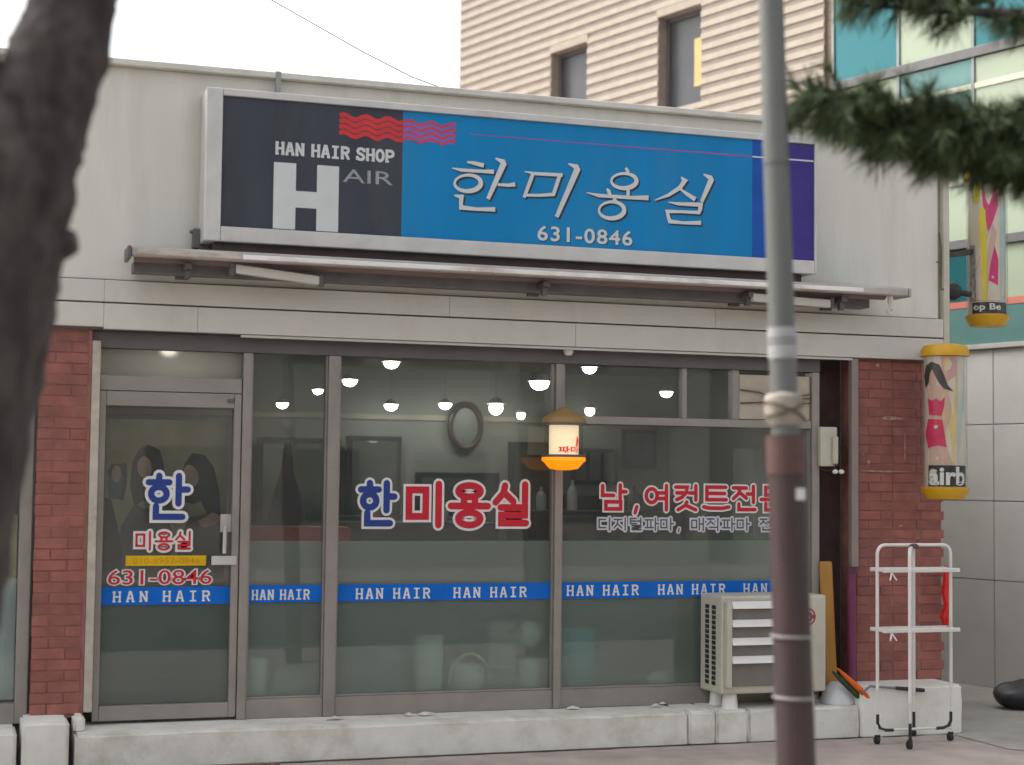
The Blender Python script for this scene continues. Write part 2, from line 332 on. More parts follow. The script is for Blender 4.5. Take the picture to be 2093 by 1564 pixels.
# ------------------------------------------------------------------ the hair shop building
shop = thing('shop_building', 'single-storey white hair shop with red brick pillars and full-width glass front', 'building', (3.5, 0, 0))
XL, XR = -3.2, 6.93
box('upper_wall', WALL, (XL, XR-.06, -.14, .15, 2.985, 4.335), shop, bevel=.004)
box('side_wall', WALL, (XR-.059, XR+.015, .122, 4.7, 0.02, 2.669), shop); box('side_wall', WALL, (XR-.059, XR+.02, -.10, 4.7, 2.670, 4.335), shop, label='white side wall facing the lane')
box('side_wall', WALL, (XL-.1, XL-.002, -.10, 4.7, 0.02, 4.30), shop)
box('back_wall', WALL, (XL, XR-.06, 4.6, 4.72, 0.02, 4.30), shop)
box('roof', COPE, (XL, XR-.06, .152, 4.598, 4.02, 4.10), shop)
box('coping', COPE, (XL, XR+.06, -.20, .19, 4.336, 4.376), shop, bevel=.006)

# two bands of fascia boards, each board its own piece
for (z0, z1, cuts) in ((2.842, 2.978, (XL, .86, 3.1, 5.05, XR-.03)), (2.672, 2.832, (XL, .86, 1.44, 4.0, XR-.03))):
    for i in range(len(cuts)-1):
        dz = .012 if (i == 0 and z0 < 2.7) else 0
        box('fascia_board', FASC, (cuts[i]+.0005, cuts[i+1]-.0005, -.165-.0012*(i % 2), .14, z0+dz, z1), shop, bevel=.004)
box('fascia_backing', ALUD, (XL, XR-.07, -.13, .12, 2.668, 2.99), shop)
box('soffit_trim', ALUL, (1.72, 6.15, -.15, -.12, 2.652, 2.669), shop, bevel=.002)
box('corner_flashing', CREAM, (XR-.028, XR+.022, -.168, -.10, 2.67, 4.25), shop, bevel=.004)
# brick pillars: each brick a piece, joints recessed
def brick_mesh(L, D=.1, H=.0605):
    bm = bmesh.new(); bmesh.ops.create_cube(bm, size=1)
    for v in bm.verts: v.co = Vector((v.co.x*L, v.co.y*D, v.co.z*H))
    bmesh.ops.bevel(bm, geom=list(bm.edges), offset=.0025, segments=1, affect='EDGES')
    me = bpy.data.meshes.new('brick'); bm.to_mesh(me); bm.free(); me.materials.append(BRICK); return me
BM = {l: brick_mesh(l+.003) for l in (.19, .09, .14)}
def pillar(x0, x1, z0, z1, rows, core, toothed=False):
    p = box('brick_pillar', MORTAR, core, shop, bevel=0)
    dz = (z1-z0)/rows
    for r in range(rows):
        x = x0; pat = [.19, .09, .19, .19] if r % 2 else [.09, .19, .19, .19]
        i = 0
        while x < x1-.05:
            l = pat[i % len(pat)]; i += 1
            if x+l > x1+.012: l = .14 if x+.14 <= x1+.02 else .09
            if x+l > x1+.03: break
            last = x+l+.06 > x1
            o = bpy.data.objects.new('brick', BM[l]); COL.objects.link(o); o.parent = p
            sx = (.035 if (last and toothed and r % 2) else 0)
            o.location = (x+l/2-3.5+sx+random.uniform(-.002, .002), core[2]+.0455+random.uniform(-.003, .003)-(0 if not last else .0), z0+dz*(r+.5))
            o.rotation_euler = (random.uniform(-.01, .01), random.uniform(-.006, .006), random.uniform(-.01, .01)); o.scale = (1, 1, dz/.0665)
            x += l+.0105
    return p
pillar(.485, .80, .29, 2.655, 35, (.488, .798, -.105, .12, .27, 2.668))
pillar(6.205, 6.90, .34, 2.655, 34, (6.207, 6.912, -.105, .12, .30, 2.668), True)
pr_ = [c for c in shop.children if c.name.startswith('brick_pillar')][-1]
for (x, z, rx, rz) in ((6.373, 2.624, .014, .013), (6.247, 1.976, .010, .008), (6.299, 1.917, .013, .016), (6.42, 1.853, .19, .006), (6.563, 1.457, .018, .008), (6.60, 2.02, .006, .12), (6.5, 2.24, .10, .014)):
    m = MB(); m.sheet([(p[0]+random.uniform(-.003, .003), -.1195, p[1]+random.uniform(-.002, .002)) for p in ell(x, z, rx, rz, 14)]); m.build('paint_smear', M('pale_smear', (.36, .22, .185), .85, var=.35, scale=30), pr_)
# white painted plinth in blocks
WPL = M('fresh_white_concrete', (.78, .77, .72), .65, var=.05, scale=4, bump=.25, bscale=25, dirt=(.50, .46, .36), dscale=3.0, damt=.4)
def blk(x0, x1, y0, y1, z0, z1, seed, mat=None):
    bm = bmesh.new(); bmesh.ops.create_cube(bm, size=1)
    for v in bm.verts: v.co = Vector((x0+(v.co.x+.5)*(x1-x0), y0+(v.co.y+.5)*(y1-y0), z0+(v.co.z+.5)*(z1-z0)))
    bmesh.ops.bevel(bm, geom=list(bm.edges), offset=.016, segments=2, affect='EDGES')
    bmesh.ops.subdivide_edges(bm, edges=[e for e in bm.edges if e.calc_length() > .2], cuts=26)
    for v in bm.verts:
        n = noise.noise(Vector((v.co.x*3+seed, v.co.y*4, v.co.z*9))); v.co.y += n*.010; v.co.z += (noise.noise(Vector((v.co.x*2.2, v.co.y*3, seed)))*.007 if v.co.z > z0+.05 else 0)
    m = MB(); bm.verts.index_update(); m.add([v.co[:] for v in bm.verts], [[q.index for q in f.verts] for f in bm.faces]); bm.free()
    return m.build('plinth_block', mat or PLINTH, shop, smooth=True)
blk(-3.2, .40, -.40, .10, -.05, .235, 1); blk(.43, .70, -.42, .10, -.05, .29, 2, WPL); blk(.735, 4.738, -.428, .10, -.05, .212, 3)
blk(4.742, 4.938, -.436, .10, -.05, .215, 5); blk(4.941, 5.178, -.441, .10, -.05, .216, 9); blk(5.181, 6.04, -.438, .10, -.05, .215, 10); blk(6.043, 6.86, -.452, .14, -.05, .34, 6, WPL)
blk(.732, .80, -.30, -.10, .20, .30, 8, WPL)
# interior shell
INW = M('interior_wall', (.27, .28, .25), .8, var=.06, scale=1.5)
INC = M('interior_ceiling', (.30, .30, .27), .8, var=.04)
INF = M('interior_floor', (.06, .068, .062), .7, var=.1)
box('interior_floor', INF, (.5, 6.85, .11, 4.58, .12, .208), shop, bevel=0)
box('interior_ceiling', INC, (.5, 6.85, .14, 4.58, 2.80, 2.86), shop, bevel=0)
box('interior_wall', INW, (.5, 6.85, 4.50, 4.58, .209, 2.799), shop, bevel=0)
box('interior_wall', INW, (6.78, 6.85, .16, 4.499, .209, 2.799), shop, bevel=0)
box('interior_wall', INW, (.5, .57, .16, 4.499, .209, 2.799), shop, bevel=0)
box('ceiling_cornice', M('cornice', (.40, .37, .30), .6), (.571, 6.779, 4.47, 4.499, 2.31, 2.36), shop)
# recess wall at the right end of the glass
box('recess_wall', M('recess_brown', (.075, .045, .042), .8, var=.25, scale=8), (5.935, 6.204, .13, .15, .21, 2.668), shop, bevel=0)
# glazing
YF0, YF1 = -.045, .045
def frame(rects, name='frame', mat=ALU, parent=shop, y=(YF0, YF1), bev=.004, **k):
    m = MB()
    for (x0, x1, z0, z1) in rects: m.box(x0, x1, y[0], y[1], z0, z1)
    return m.build(name, mat, parent, bevel=bev, **k)
head = box('window_header', ALUD, (.80, 5.935, -.06, .06, 2.562, 2.667), shop)
for (x0, x1) in ((1.755, 1.812), (2.315, 2.392), (3.902, 3.955)):
    box('mullion', ALU, (x0, x1, -.055, .055, .212, 2.5615), shop, bevel=.005)
box('jamb', M('worn_white_jamb', (.46, .42, .36), .6, var=.15, scale=9, dirt=(.25, .2, .16), dscale=8, damt=.5), (.801, .853, -.11, .05, .30, 2.60), shop, bevel=.004)
box('jamb', ALU, (5.872, 5.934, -.055, .055, .212, 2.5615), shop, bevel=.005, label='aluminium jamb at the right end of the window')
box('corner_post', M('pinkish_steel', (.27, .22, .20), .5, metal=.2, var=.08), (6.142, 6.198, -.15, -.10, 1.16, 2.667), shop, bevel=.005)
def pane(x0, x1, z0, z1, parent, y=0.0, name='glass_pane', mat=None): return box(name, mat or GLS, (x0, x1, y-.003, y+.003, z0, z1), parent, bevel=0)
def stripe(x0, x1, parent, z0=.947, z1=1.058): return MB().box(x0, x1, -.0055, -.0035, z0, z1).build('stripe', VBLUE, parent, label='bright blue vinyl stripe')
def film(name, mat, x0, x1, z0, z1, parent, y=.007): return MB().sheet([(x0, y, z0), (x1, y, z0), (x1, y, z1), (x0, y, z1)]).build(name, mat, parent)
# door
door = frame([(.857, .897, .232, 2.292), (1.703, 1.750, .232, 2.292), (.8975, 1.7025, 2.20, 2.292), (.8975, 1.7025, .232, .325)], 'door', ALU, shop, label='aluminium framed glass door with red and blue lettering')
pane(.895, 1.705, .323, 2.202, door)
film('smoky_film', FROD, .899, 1.701, .327, .945, door)
stripe(.8985, 1.7015, door)
slab_text('HAN HAIR', (.97, 1.58, .965, 1.033), -.0065, VWHITE, door, gap=.55, wt=.20)
OUT = lambda m, o1, o2, sx=0.0, sz=0.0: [(o2, VWHITE, -.0060, sx, sz), (o1, m, -.0075, 0, 0)]
hangul('한', (1.16, 1.43, 1.485, 1.765), door, [(.078, VWHITE, -.0045, 0, 0), (.040, VNAVY, -.0068, 0, 0)])
hangul('미용실', (1.10, 1.46, 1.292, 1.408), door, [(.042, VWHITE, -.0045, 0, 0), (.014, VRED, -.0068, 0, 0)])
box('yellow_strip', VYEL, (1.045, 1.548, -.0060, -.0045, 1.192, 1.256), door, bevel=0, label='yellow vinyl strip with faint orange phone number')
text('010-8957-0846', (1.09, 1.51, 1.205, 1.243), 0, [(.01, VORA, -.0075, 0, 0)], door)
text('631-0846', (.94, 1.585, 1.075, 1.165), 0, OUT(VRED, .006, .06), door)
hd = MB().tube([(1.655, -.06, 1.272), (1.655, -.07, 1.445)], .014); hd.tube([(1.655, -.04, 1.285), (1.655, -.07, 1.285)], .01); hd.tube([(1.655, -.04, 1.435), (1.655, -.07, 1.435)], .01)
hd.build('handle', M('chrome', (.62, .62, .60), .25, metal=.8), door, smooth=True)
box('lock_plate', ALUL, (1.575, 1.735, -.060, -.046, 1.197, 1.255), door, bevel=.004)
box('door_note', M('note_paper', (.50, .46, .42), .8), (1.635, 1.725, -.0062, -.0048, 1.405, 1.52), door, bevel=0, label='small pale note on the glass above the handle')
box('door_closer', ALUD, (1.66, 1.70, -.058, -.046, 2.235, 2.262), door, bevel=.002)
trans = frame([(.857, 1.750, 2.2965, 2.39)], 'transom_window', ALU)
film('milky_pane', MILK, .857, 1.752, 2.392, 2.56, trans)
# sill panels below the big panes
for (x0, x1) in ((1.8125, 2.3145), (2.3925, 3.9015), (3.9555, 5.8715)):
    box('sill_panel', ALU, (x0, x1, -.040, .045, .213, .338), shop, bevel=.004)
def bay(x0, x1, z1=2.5615):
    f = frame([(x0, x0+.012, .339, z1), (x1-.012, x1, .339, z1), (x0+.0125, x1-.0125, .339, .352)], 'window', ALU, y=(-.03, .03), bev=.002)
    pane(x0+.002, x1-.002, .340, z1-.001, f)
    film('frosted_film', FRO, x0+.013, x1-.013, .353, 1.347, f)
    stripe(x0+.0125, x1-.0125, f, .951, 1.062); return f
w1 = bay(1.8125, 2.3145); slab_text('HAN HAIR', (1.845, 2.225, .968, 1.034), -.0065, VWHITE, w1, wt=.20, gap=.22, space=.45)
w2 = bay(2.3925, 3.9015)
for (a, c) in ((2.53, 3.04), (3.20, 3.72)): slab_text('HAN HAIR', (a, c, .966, 1.036), -.0065, VWHITE, w2, wt=.20, gap=.34)
hangul('한', (2.54, 2.79, 1.447, 1.732), w2, [(.076, VWHITE, -.0045, 0, 0), (.044, VNAVY, -.0068, 0, 0)])
hangul('미용실', (2.862, 3.748, 1.447, 1.732), w2, [(.078, VWHITE, -.0045, 0, 0), (.046, VRED, -.0068, 0, 0)])
w3 = bay(3.9555, 5.8715, 2.150)
for (a, c) in ((4.01, 4.545), (4.69, 5.21), (5.35, 5.865)): slab_text('HAN HAIR', (a, c, .970, 1.042), -.0065, VWHITE, w3, wt=.20, gap=.34)
hangul('남,여컷트전문', (4.245, 5.69, 1.558, 1.735), w3, [(.050, VWHITE, -.0045, 0, 0), (.027, VRED, -.0068, 0, 0)])
hangul('디지털파마, 매직파마 전문', (4.235, 5.70, 1.418, 1.506), w3, [(.034, M('silver_vinyl', (.56, .57, .61), .45), -.0045, 0, 0), (.010, VGREY, -.0068, 0, 0)])
tr2 = frame([(3.9555, 5.8715, 2.1515, 2.206)], 'transom_rail', ALU)
up = box('upper_window', ALU, (4.855, 4.892, -.035, .035, 2.2065, 2.5615), shop, bevel=.003)
for q in ((3.9555, 3.975), (5.245, 5.298)): box('stile', ALU, (*q, -.035, .035, 2.2065, 2.5615), up, bevel=.003)
pane(3.973, 4.857, 2.207, 2.561, up, .01); pane(4.890, 5.247, 2.207, 2.561, up, -.01)
vb = box('vent_board', M('raw_board', (.47, .42, .34), .8, var=.12, scale=4, dirt=(.3, .25, .2), dscale=6, damt=.4), (5.302, 5.868, -.028, -.006, 2.212, 2.53), shop, label='bare pale board closing the right end of the transom')
wr = MB(); wr.tube([(5.31, -.035, 2.42), (5.45, -.05, 2.405), (5.6, -.06, 2.36), (5.86, -.05, 2.37)], .006, 6); wr.tube([(5.31, -.035, 2.325), (5.5, -.05, 2.335), (5.62, -.055, 2.36), (5.85, -.05, 2.40)], .006, 6)
wr.tube([(5.60, -.06, 2.36), (5.75, -.055, 2.33), (5.86, -.05, 2.335)], .005, 6)
wr.build('wire', M('brown_wire', (.12, .085, .05), .6), vb, smooth=True)
# neighbour window left of the pillar
nb = frame([(.395, .470, .236, 2.668), (-1.6, -1.54, .236, 2.668), (-1.5395, .3945, .236, .36), (-1.5395, .3945, 2.60, 2.668)], 'neighbour_window', ALU, label='dark window of the neighbouring shop left of the brick pillar')
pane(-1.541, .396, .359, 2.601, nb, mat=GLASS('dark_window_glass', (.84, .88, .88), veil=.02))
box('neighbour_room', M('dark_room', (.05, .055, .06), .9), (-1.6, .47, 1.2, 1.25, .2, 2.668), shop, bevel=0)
pb = thing('poster_board', 'pale poster board with yellow top inside the neighbouring window at left', 'poster', (.12, .14, .20))
box('panel', M('poster_white', (.55, .58, .55), .6), (-.4, .392, .062, .078, .37, 1.115), pb); box('panel', M('poster_yellow', (.55, .42, .20), .6, var=.2, scale=5), (-.4, .388, .062, .077, 1.1155, 1.51), pb, label='yellow orange upper half')
box('foot', ALUD, (-.2, .1, .06, .18, .236, .3695), pb)
gm = MB(); k = 90; up_ = []; dn_ = []
for i in range(k+1):
    x = .74+(6.86-.74)*i/k; up_.append((x, -.40, .0012)); dn_.append((x, -.455-.03*abs(noise.noise(Vector((x*5, 3, 1))))-.018*abs(noise.noise(Vector((x*17, 7, 2)))), .0012))
gm.add(up_+dn_, [(i, i+1, k+2+i, k+1+i) for i in range(k)]); gm.build('kerb_grime', M('moss_grime', (.075, .065, .042), .95, var=.45, scale=16, bump=.6, bscale=80), kind='stuff')
# small fittings on the wall
box('eave_clip', M('grey_clip', (.28, .29, .27), .5, metal=.3), (1.90, 1.935, -.205, -.18, 4.20, 4.38), shop, bevel=.002)
MB().tube([(2.60-.02*math.cos(a), -.17, 4.20+.022*math.sin(a)) for a in [i*.45-1.6+math.pi/2 for i in range(8)]], .004, 6).build('hook', M('grey_hook', (.25, .25, .24), .5), shop, smooth=True)
hk = MB().tube([(6.86, -.172, 3.62), (6.86, -.20, 3.50), (6.855, -.20, 3.22), (6.86, -.20, 3.19), (6.88, -.20, 3.20)], .007, 6); hk.tube([(6.83, -.175, 3.40), (6.86, -.2, 3.40)], .005, 6)
hk.build('rusty_rod', M('rust_rod', (.13, .10, .07), .8, var=.3), shop, smooth=True)
sv = MB().lathe([(.02, .0), (.034, -.005), (.034, -.03), (.022, -.05), (.001, -.055)], (3.976, -.09, 2.668), 16); sv.build('door_sensor', WHITE, smooth=True, label='small white dome sensor under the fascia above the lantern', cat='sensor')

# ------------------------------------------------------------------ signboard
sg = thing('signboard', 'long blue and charcoal shop signboard above the awning', 'sign', (3.56, -.3, 3.225))
box('casing', ALUL, (1.432, 5.700, -.405, -.15, 3.226, 4.186), sg, bevel=.006)
fr = frame([(1.430, 1.532, 3.224, 4.188), (5.686, 5.702, 3.224, 4.188), (1.5325, 5.6855, 4.142, 4.188), (1.5325, 5.6855, 3.224, 3.318)], 'frame', ALUL, sg, y=(-.432, -.406), bev=.006)
YS = -.415
for (x0, x1, mt, lb) in ((1.5325, 2.696, S_DARK, 'charcoal left panel'), (2.6962, 5.205, S_BLUE, 'sky blue main panel'), (5.2052, 5.455, S_ROY, 'royal blue strip'), (5.4552, 5.6855, S_PUR, 'violet end strip')):
    box('face_panel', mt, (x0, x1, YS, YS+.008, 3.3185, 4.1415), sg, bevel=0, label=lb)
y1 = YS-.001
hb = MB(); hp = [(1.861,3.325),(2.003,3.325),(2.003,3.466),(2.138,3.466),(2.138,3.325),(2.280,3.325),(2.280,3.747),(2.138,3.747),(2.138,3.572),(2.003,3.572),(2.003,3.747),(1.861,3.747)]
hb.sheet([(p[0], y1, p[1]) for p in hp]).build('lettering', S_LET, sg, label='large white letter H')
slab_text('HAN HAIR SHOP', (1.868, 2.640, 3.797, 3.877), y1, S_LET, sg, 'white slab serif words HAN HAIR SHOP', gap=.10, wt=.27, space=.55)
text('AIR', (2.305, 2.635, 3.650, 3.735), y1, [(.0, S_GREY, 0, 0, 0)], sg)
text('631-0846', (3.630, 4.305, 3.350, 3.446), y1, [(.018, S_SHA, 0, .006, -.006), (.018, S_LET, -.001, 0, 0)], sg, spacing=1.12)
# red waves: four thick ones on charcoal, thinner on blue
def wave(x0, x1, zc, ww, mat, yo):
    m = MB(); n = 46; xs = [x0+(x1-x0)*i/n for i in range(n+1)]
    ribbon(m, [(x, zc+.013*math.sin((x-2.277)*2*math.pi/.145+.3)-.0*(x-2.3)) for x in xs], ww, yo); m.build('wave', mat, sg)
box('wave_band', S_DRED, (2.280, 2.6955, y1-.0002, y1+.0006, 3.952, 4.072), sg, bevel=0)
box('wave_band', S_MAUVE, (2.6965, 3.045, y1-.0002, y1+.0006, 3.948, 4.072), sg, bevel=0)
for i, z in enumerate((4.066, 4.028, 3.990, 3.952)):
    wave(2.277, 2.696, z+.006, .027, S_RED, y1-.001); wave(2.696, 3.054, z+.004, .016, S_PINK, y1-.001)
lm = MB(); ribbon(lm, [(3.153, 4.024), (5.204, 4.024)], [.006, .013], y1); lm.build('line', M('sign_line_mauve', (.22, .10, .36), .35), sg)
lm = MB(); ribbon(lm, [(5.206, 4.024), (5.684, 4.026)], .011, y1); lm.build('line', S_LET, sg)
# brush lettering
def brush(strokes, circles):
    for (mat, dx, dz, yo) in ((S_SHA, .013, -.011, y1), (S_LET, 0, 0, y1-.0022)):
        m = MB(); e = 0
        for pts, ws in strokes:
            ribbon(m, [(p[0]+dx, p[1]+dz) for p in pts], ws, yo-.0002*e); e += 1
        for (cx, cz, rx, rz, t) in circles:
            k = ell(cx+dx, cz+dz, rx, rz, 28, tilt=t); ribbon(m, k, [.024+.008*math.sin(2*math.pi*i/28+2.2) for i in range(28)], yo-.0002*e, True); e += 1
        m.build('lettering', mat, sg)
brush([([(3.132,3.837),(3.175,3.834),(3.248,3.822)], [.012,.024,.030]), ([(3.030,3.790),(3.09,3.781),(3.24,3.783),(3.318,3.786)], [.006,.022,.022,.030]),
       ([(3.328,3.876),(3.378,3.858),(3.384,3.842),(3.335,3.730),(3.279,3.602)], [.010,.034,.040,.034,.026]), ([(3.345,3.702),(3.42,3.703),(3.466,3.712)], [.018,.022,.030]),
       ([(3.048,3.612),(3.098,3.606),(3.094,3.560),(3.096,3.534),(3.2,3.530),(3.330,3.536)], [.010,.030,.026,.030,.022,.030])], [(3.139,3.698,.090,.053,.12)])
brush([([(3.532,3.802),(3.60,3.793),(3.80,3.797)], [.006,.022,.024]), ([(3.588,3.786),(3.568,3.73),(3.530,3.628)], [.024,.026,.022]),
       ([(3.778,3.790),(3.762,3.74),(3.734,3.655)], [.026,.026,.024]), ([(3.54,3.645),(3.64,3.650),(3.745,3.664)], [.018,.020,.024]),
       ([(3.840,3.876),(3.895,3.860),(3.904,3.842),(3.84,3.695),(3.760,3.512)], [.010,.036,.042,.036,.028])], [])
brush([([(4.255,3.878),(4.275,3.846)], [.020,.026]), ([(4.118,3.727),(4.132,3.712),(4.142,3.684)], [.012,.026,.026]), ([(4.272,3.742),(4.274,3.690)], [.024,.026]),
       ([(3.972,3.690),(4.06,3.676),(4.30,3.677),(4.424,3.684)], [.006,.024,.024,.034]), ([(4.168,3.664),(4.186,3.642)], [.020,.026])], [(4.242,3.788,.092,.050,.10), (4.154,3.583,.092,.056,.12)])
brush([([(4.664,3.843),(4.694,3.822),(4.655,3.768),(4.57,3.712),(4.468,3.670)], [.010,.032,.030,.022,.006]), ([(4.655,3.762),(4.71,3.728),(4.772,3.696)], [.014,.026,.034]),
       ([(4.832,3.873),(4.882,3.855),(4.890,3.838),(4.858,3.768),(4.818,3.682)], [.010,.034,.040,.034,.026]),
       ([(4.570,3.664),(4.64,3.657),(4.812,3.662),(4.808,3.632),(4.798,3.606),(4.66,3.604),(4.562,3.600),(4.572,3.560),(4.582,3.532),(4.68,3.528),(4.815,3.536)], [.006,.022,.030,.030,.024,.020,.024,.026,.028,.020,.030])], [])
box('mounting_rail', M('rust_brown_steel', (.09, .06, .06), .7, var=.2), (1.50, 5.62, -.36, -.18, 3.150, 3.2235), sg)
mb = MB().box(1.39, 1.43, -.25, -.17, 3.2, 3.32); mb.tube([(1.37, -.22, 3.30), (1.45, -.22, 3.31)], .012, 8); mb.build('bracket', ALUD, sg)

# ------------------------------------------------------------------ retracted awning
aw = thing('retracted_awning', 'long rolled-up aluminium awning under the signboard', 'awning', (3.7, -.35, 3.0))
AL2 = M('weathered_aluminium', (.42, .39, .37), .45, metal=.3, var=.12, scale=8, dirt=(.25, .16, .14), dscale=7, damt=.45, stretch=(.5, 1, 1))
box('front_bar', AL2, (.985, 6.385, -.520, -.462, 3.092, 3.150), aw, bevel=.012)
box('front_strip', M('white_strip', (.78, .77, .74), .45, var=.1, scale=7, dirt=(.30, .2, .18), dscale=9, damt=.7, stretch=(.3, 1, 1)), (1.66, 6.02, -.527, -.5205, 3.104, 3.134), aw, bevel=.003)
box('front_strip', M('worn_strip', (.48, .44, .40), .5, var=.15, scale=10, dirt=(.2, .13, .1), dscale=16, damt=.8, stretch=(.4, 1, 1)), (1.02, 1.655, -.527, -.5205, 3.104, 3.134), aw, bevel=.003)
box('shade_bar', M('awning_shadow_bar', (.15, .145, .145), .6, var=.2), (1.02, 6.20, -.30, -.166, 3.020, 3.085), aw)  # dark bar added to stand in for the shade under the awning
ro = MB().tube([(1.02, -.33, 3.118), (6.30, -.33, 3.118)], .040, 16); ro.build('fabric_roll', M('awning_fabric', (.20, .15, .145), .8, var=.2, scale=3, stretch=(.3, 4, 4)), aw, smooth=True)
MB().hexa([(.99,-.47,3.151),(6.37,-.47,3.151),(6.30,-.20,3.184),(1.05,-.20,3.184),(.99,-.47,3.158),(6.37,-.47,3.158),(6.30,-.20,3.192),(1.05,-.20,3.192)]).build('top_cover', M('pale_cover', (.50, .55, .54), .4, var=.06), aw)
box('end_cap', ALUD, (.962, .9845, -.525, -.30, 3.075, 3.155), aw, bevel=.006); box('end_cap', AL2, (6.3855, 6.41, -.522, -.30, 3.085, 3.152), aw, bevel=.01)
def arm(x0, z0, x1, z1, y0=-.45, y1_=-.40):
    m = MB().hexa([(x0,y0,z0-.028),(x1,y1_,z1-.028),(x1,y1_+.05,z1-.028),(x0,y0+.05,z0-.028),(x0,y0,z0+.028),(x1,y1_,z1+.028),(x1,y1_+.05,z1+.028),(x0,y0+.05,z0+.028)])
    a = m.build('folding_arm', M('arm_white', (.60, .58, .53), .45, var=.06), aw, bevel=.006); return a
arm(1.63, 3.055, 2.17, 3.012); arm(5.20, 3.038, 5.83, 3.026)
for x in (1.34, 3.69, 5.19, 5.92):
    m = MB().box(x-.022, x+.022, -.44, -.17, 3.04, 3.075); m.box(x-.018, x+.018, -.40, -.36, 2.985, 3.041); m.box(x-.05, x+.03, -.20, -.166, 3.0, 3.09); m.build('bracket', ALUD, aw, bevel=.003)
for (x, y_, z) in ((1.61, -.43, 3.05), (2.185, -.38, 3.01), (5.845, -.38, 3.03)):
    MB().lathe([(.022, -.035), (.022, .035)], (x, y_, z), 12).build('pivot', ALUD, aw, smooth=True)
m = MB().lathe([(.016, 0), (.016, -.05), (.008, -.06), (.008, -.09)], (6.262, -.47, 3.092), 10); m.tube([(6.262+.022*math.cos(a), -.47, 2.985+.018*math.sin(a)) for a in [i*math.pi/5 for i in range(11)]], .006, 6)
m.build('crank_eye', ALUL, aw, smooth=True)

# ------------------------------------------------------------------ lit lantern on the mullion
ln = thing('lantern_sign', 'small lit lantern sign with glowing orange base on the window mullion', 'lantern', (3.90, -.22, 1.82))
LC = (3.90, -.22)
MB().lathe([(.150, 2.148), (.152, 2.160), (.140, 2.185), (.085, 2.215), (.055, 2.235), (.030, 2.250), (.002, 2.254)], (*LC, 0), 28).build('cap', M('lantern_gold', (.30, .19, .07), .5, var=.12), ln, smooth=True)
MB().lathe([(.151, 2.132), (.151, 2.1475)], (*LC, 0), 28).build('rim', ALUD, ln, smooth=True)
core = MB().lathe([(.100, 1.935), (.100, 2.131)], (*LC, 0), 28).build('shade', EM('lantern_glow', (1, .82, .55), .27), ln, smooth=True)
MB().lathe([(.130, 1.9352), (.130, 2.1315)], (*LC, 0), 28, 'z', False).build('glass_tube', GLASS('lantern_glass', (.93, .92, .88)), ln, smooth=True)
def wrapc(cx, cy, r): return lambda p, e: (cx+(r+e)*math.sin((p[0]-cx)/r), cy-(r+e)*math.cos((p[0]-cx)/r), p[2])
text('파마', (3.83, 3.985, 1.945, 1.988), 0, [(.03, EM('lantern_print', (.75, .03, .03), .22), -.003, 0, 0)], ln, wrap=wrapc(*LC, .100), name='print')
m = MB(); ribbon(m, [(3.965, 1.99), (3.975, 2.03), (3.968, 2.06)], [.02, .028, .008], 0); m.v = [wrapc(*LC, .100)(p, .003) for p in m.v]; m.build('print', MATS['lantern_print'], ln)
MB().lathe([(.150, 1.917), (.150, 1.934)], (*LC, 0), 28).build('rim', ALUD, ln, smooth=True)
MB().lathe([(.148, 1.9165), (.150, 1.893), (.132, 1.880), (.118, 1.862), (.095, 1.838), (.04, 1.830), (.001, 1.829)], (*LC, 0), 28).build('base', EM('lantern_orange', (1, .29, .0), .36), ln, smooth=True)
box('arm', ALUD, (3.905, 3.935, -.115, -.056, 2.165, 2.19), ln); 

# ------------------------------------------------------------------ barber-pole light cylinders
def on_cyl(cx, cy, r, poly, mat, parent, e=.002, name='print'):
    """a flat print wrapped round the inner cylinder; poly in (arc length, z)"""
    bm = bmesh.new(); vs = [bm.verts.new((p[0], 0, p[1])) for p in poly]; bm.faces.new(vs)
    bmesh.ops.triangulate(bm, faces=bm.faces[:])
    for _ in range(6): bmesh.ops.subdivide_edges(bm, edges=[q for q in bm.edges if q.calc_length() > .016], cuts=1)
    bmesh.ops.triangulate(bm, faces=bm.faces[:]); bm.verts.index_update()
    m = MB(); m.add([(cx+(r+e)*math.sin(v.co.x/r), cy-(r+e)*math.cos(v.co.x/r), v.co.z) for v in bm.verts], [[q.index for q in f.verts] for f in bm.faces]); bm.free()
    return m.build(name, mat, parent, smooth=True)
YCAP = M('yellow_cap', (.58, .32, .012), .4, var=.08, dirt=(.3, .17, .02), dscale=6, damt=.4)
PSK = M('print_skin', (.58, .38, .30), .5); PHA = M('print_hair', (.055, .045, .04), .5); PPK = M('print_pink', (.62, .035, .11), .45); PCR = M('print_cream', (.64, .56, .46), .5, var=.08); PYE = M('print_yellow', (.66, .50, .22), .5, var=.1)
PTE = M('print_teal', (.42, .54, .52), .5); PRO = M('print_rose', (.58, .32, .30), .5); PBL = M('print_black', (.03, .035, .032), .45); PYY = M('print_lemon', (.70, .55, .0), .45); PMA = M('print_magenta', (.60, .02, .16), .45)
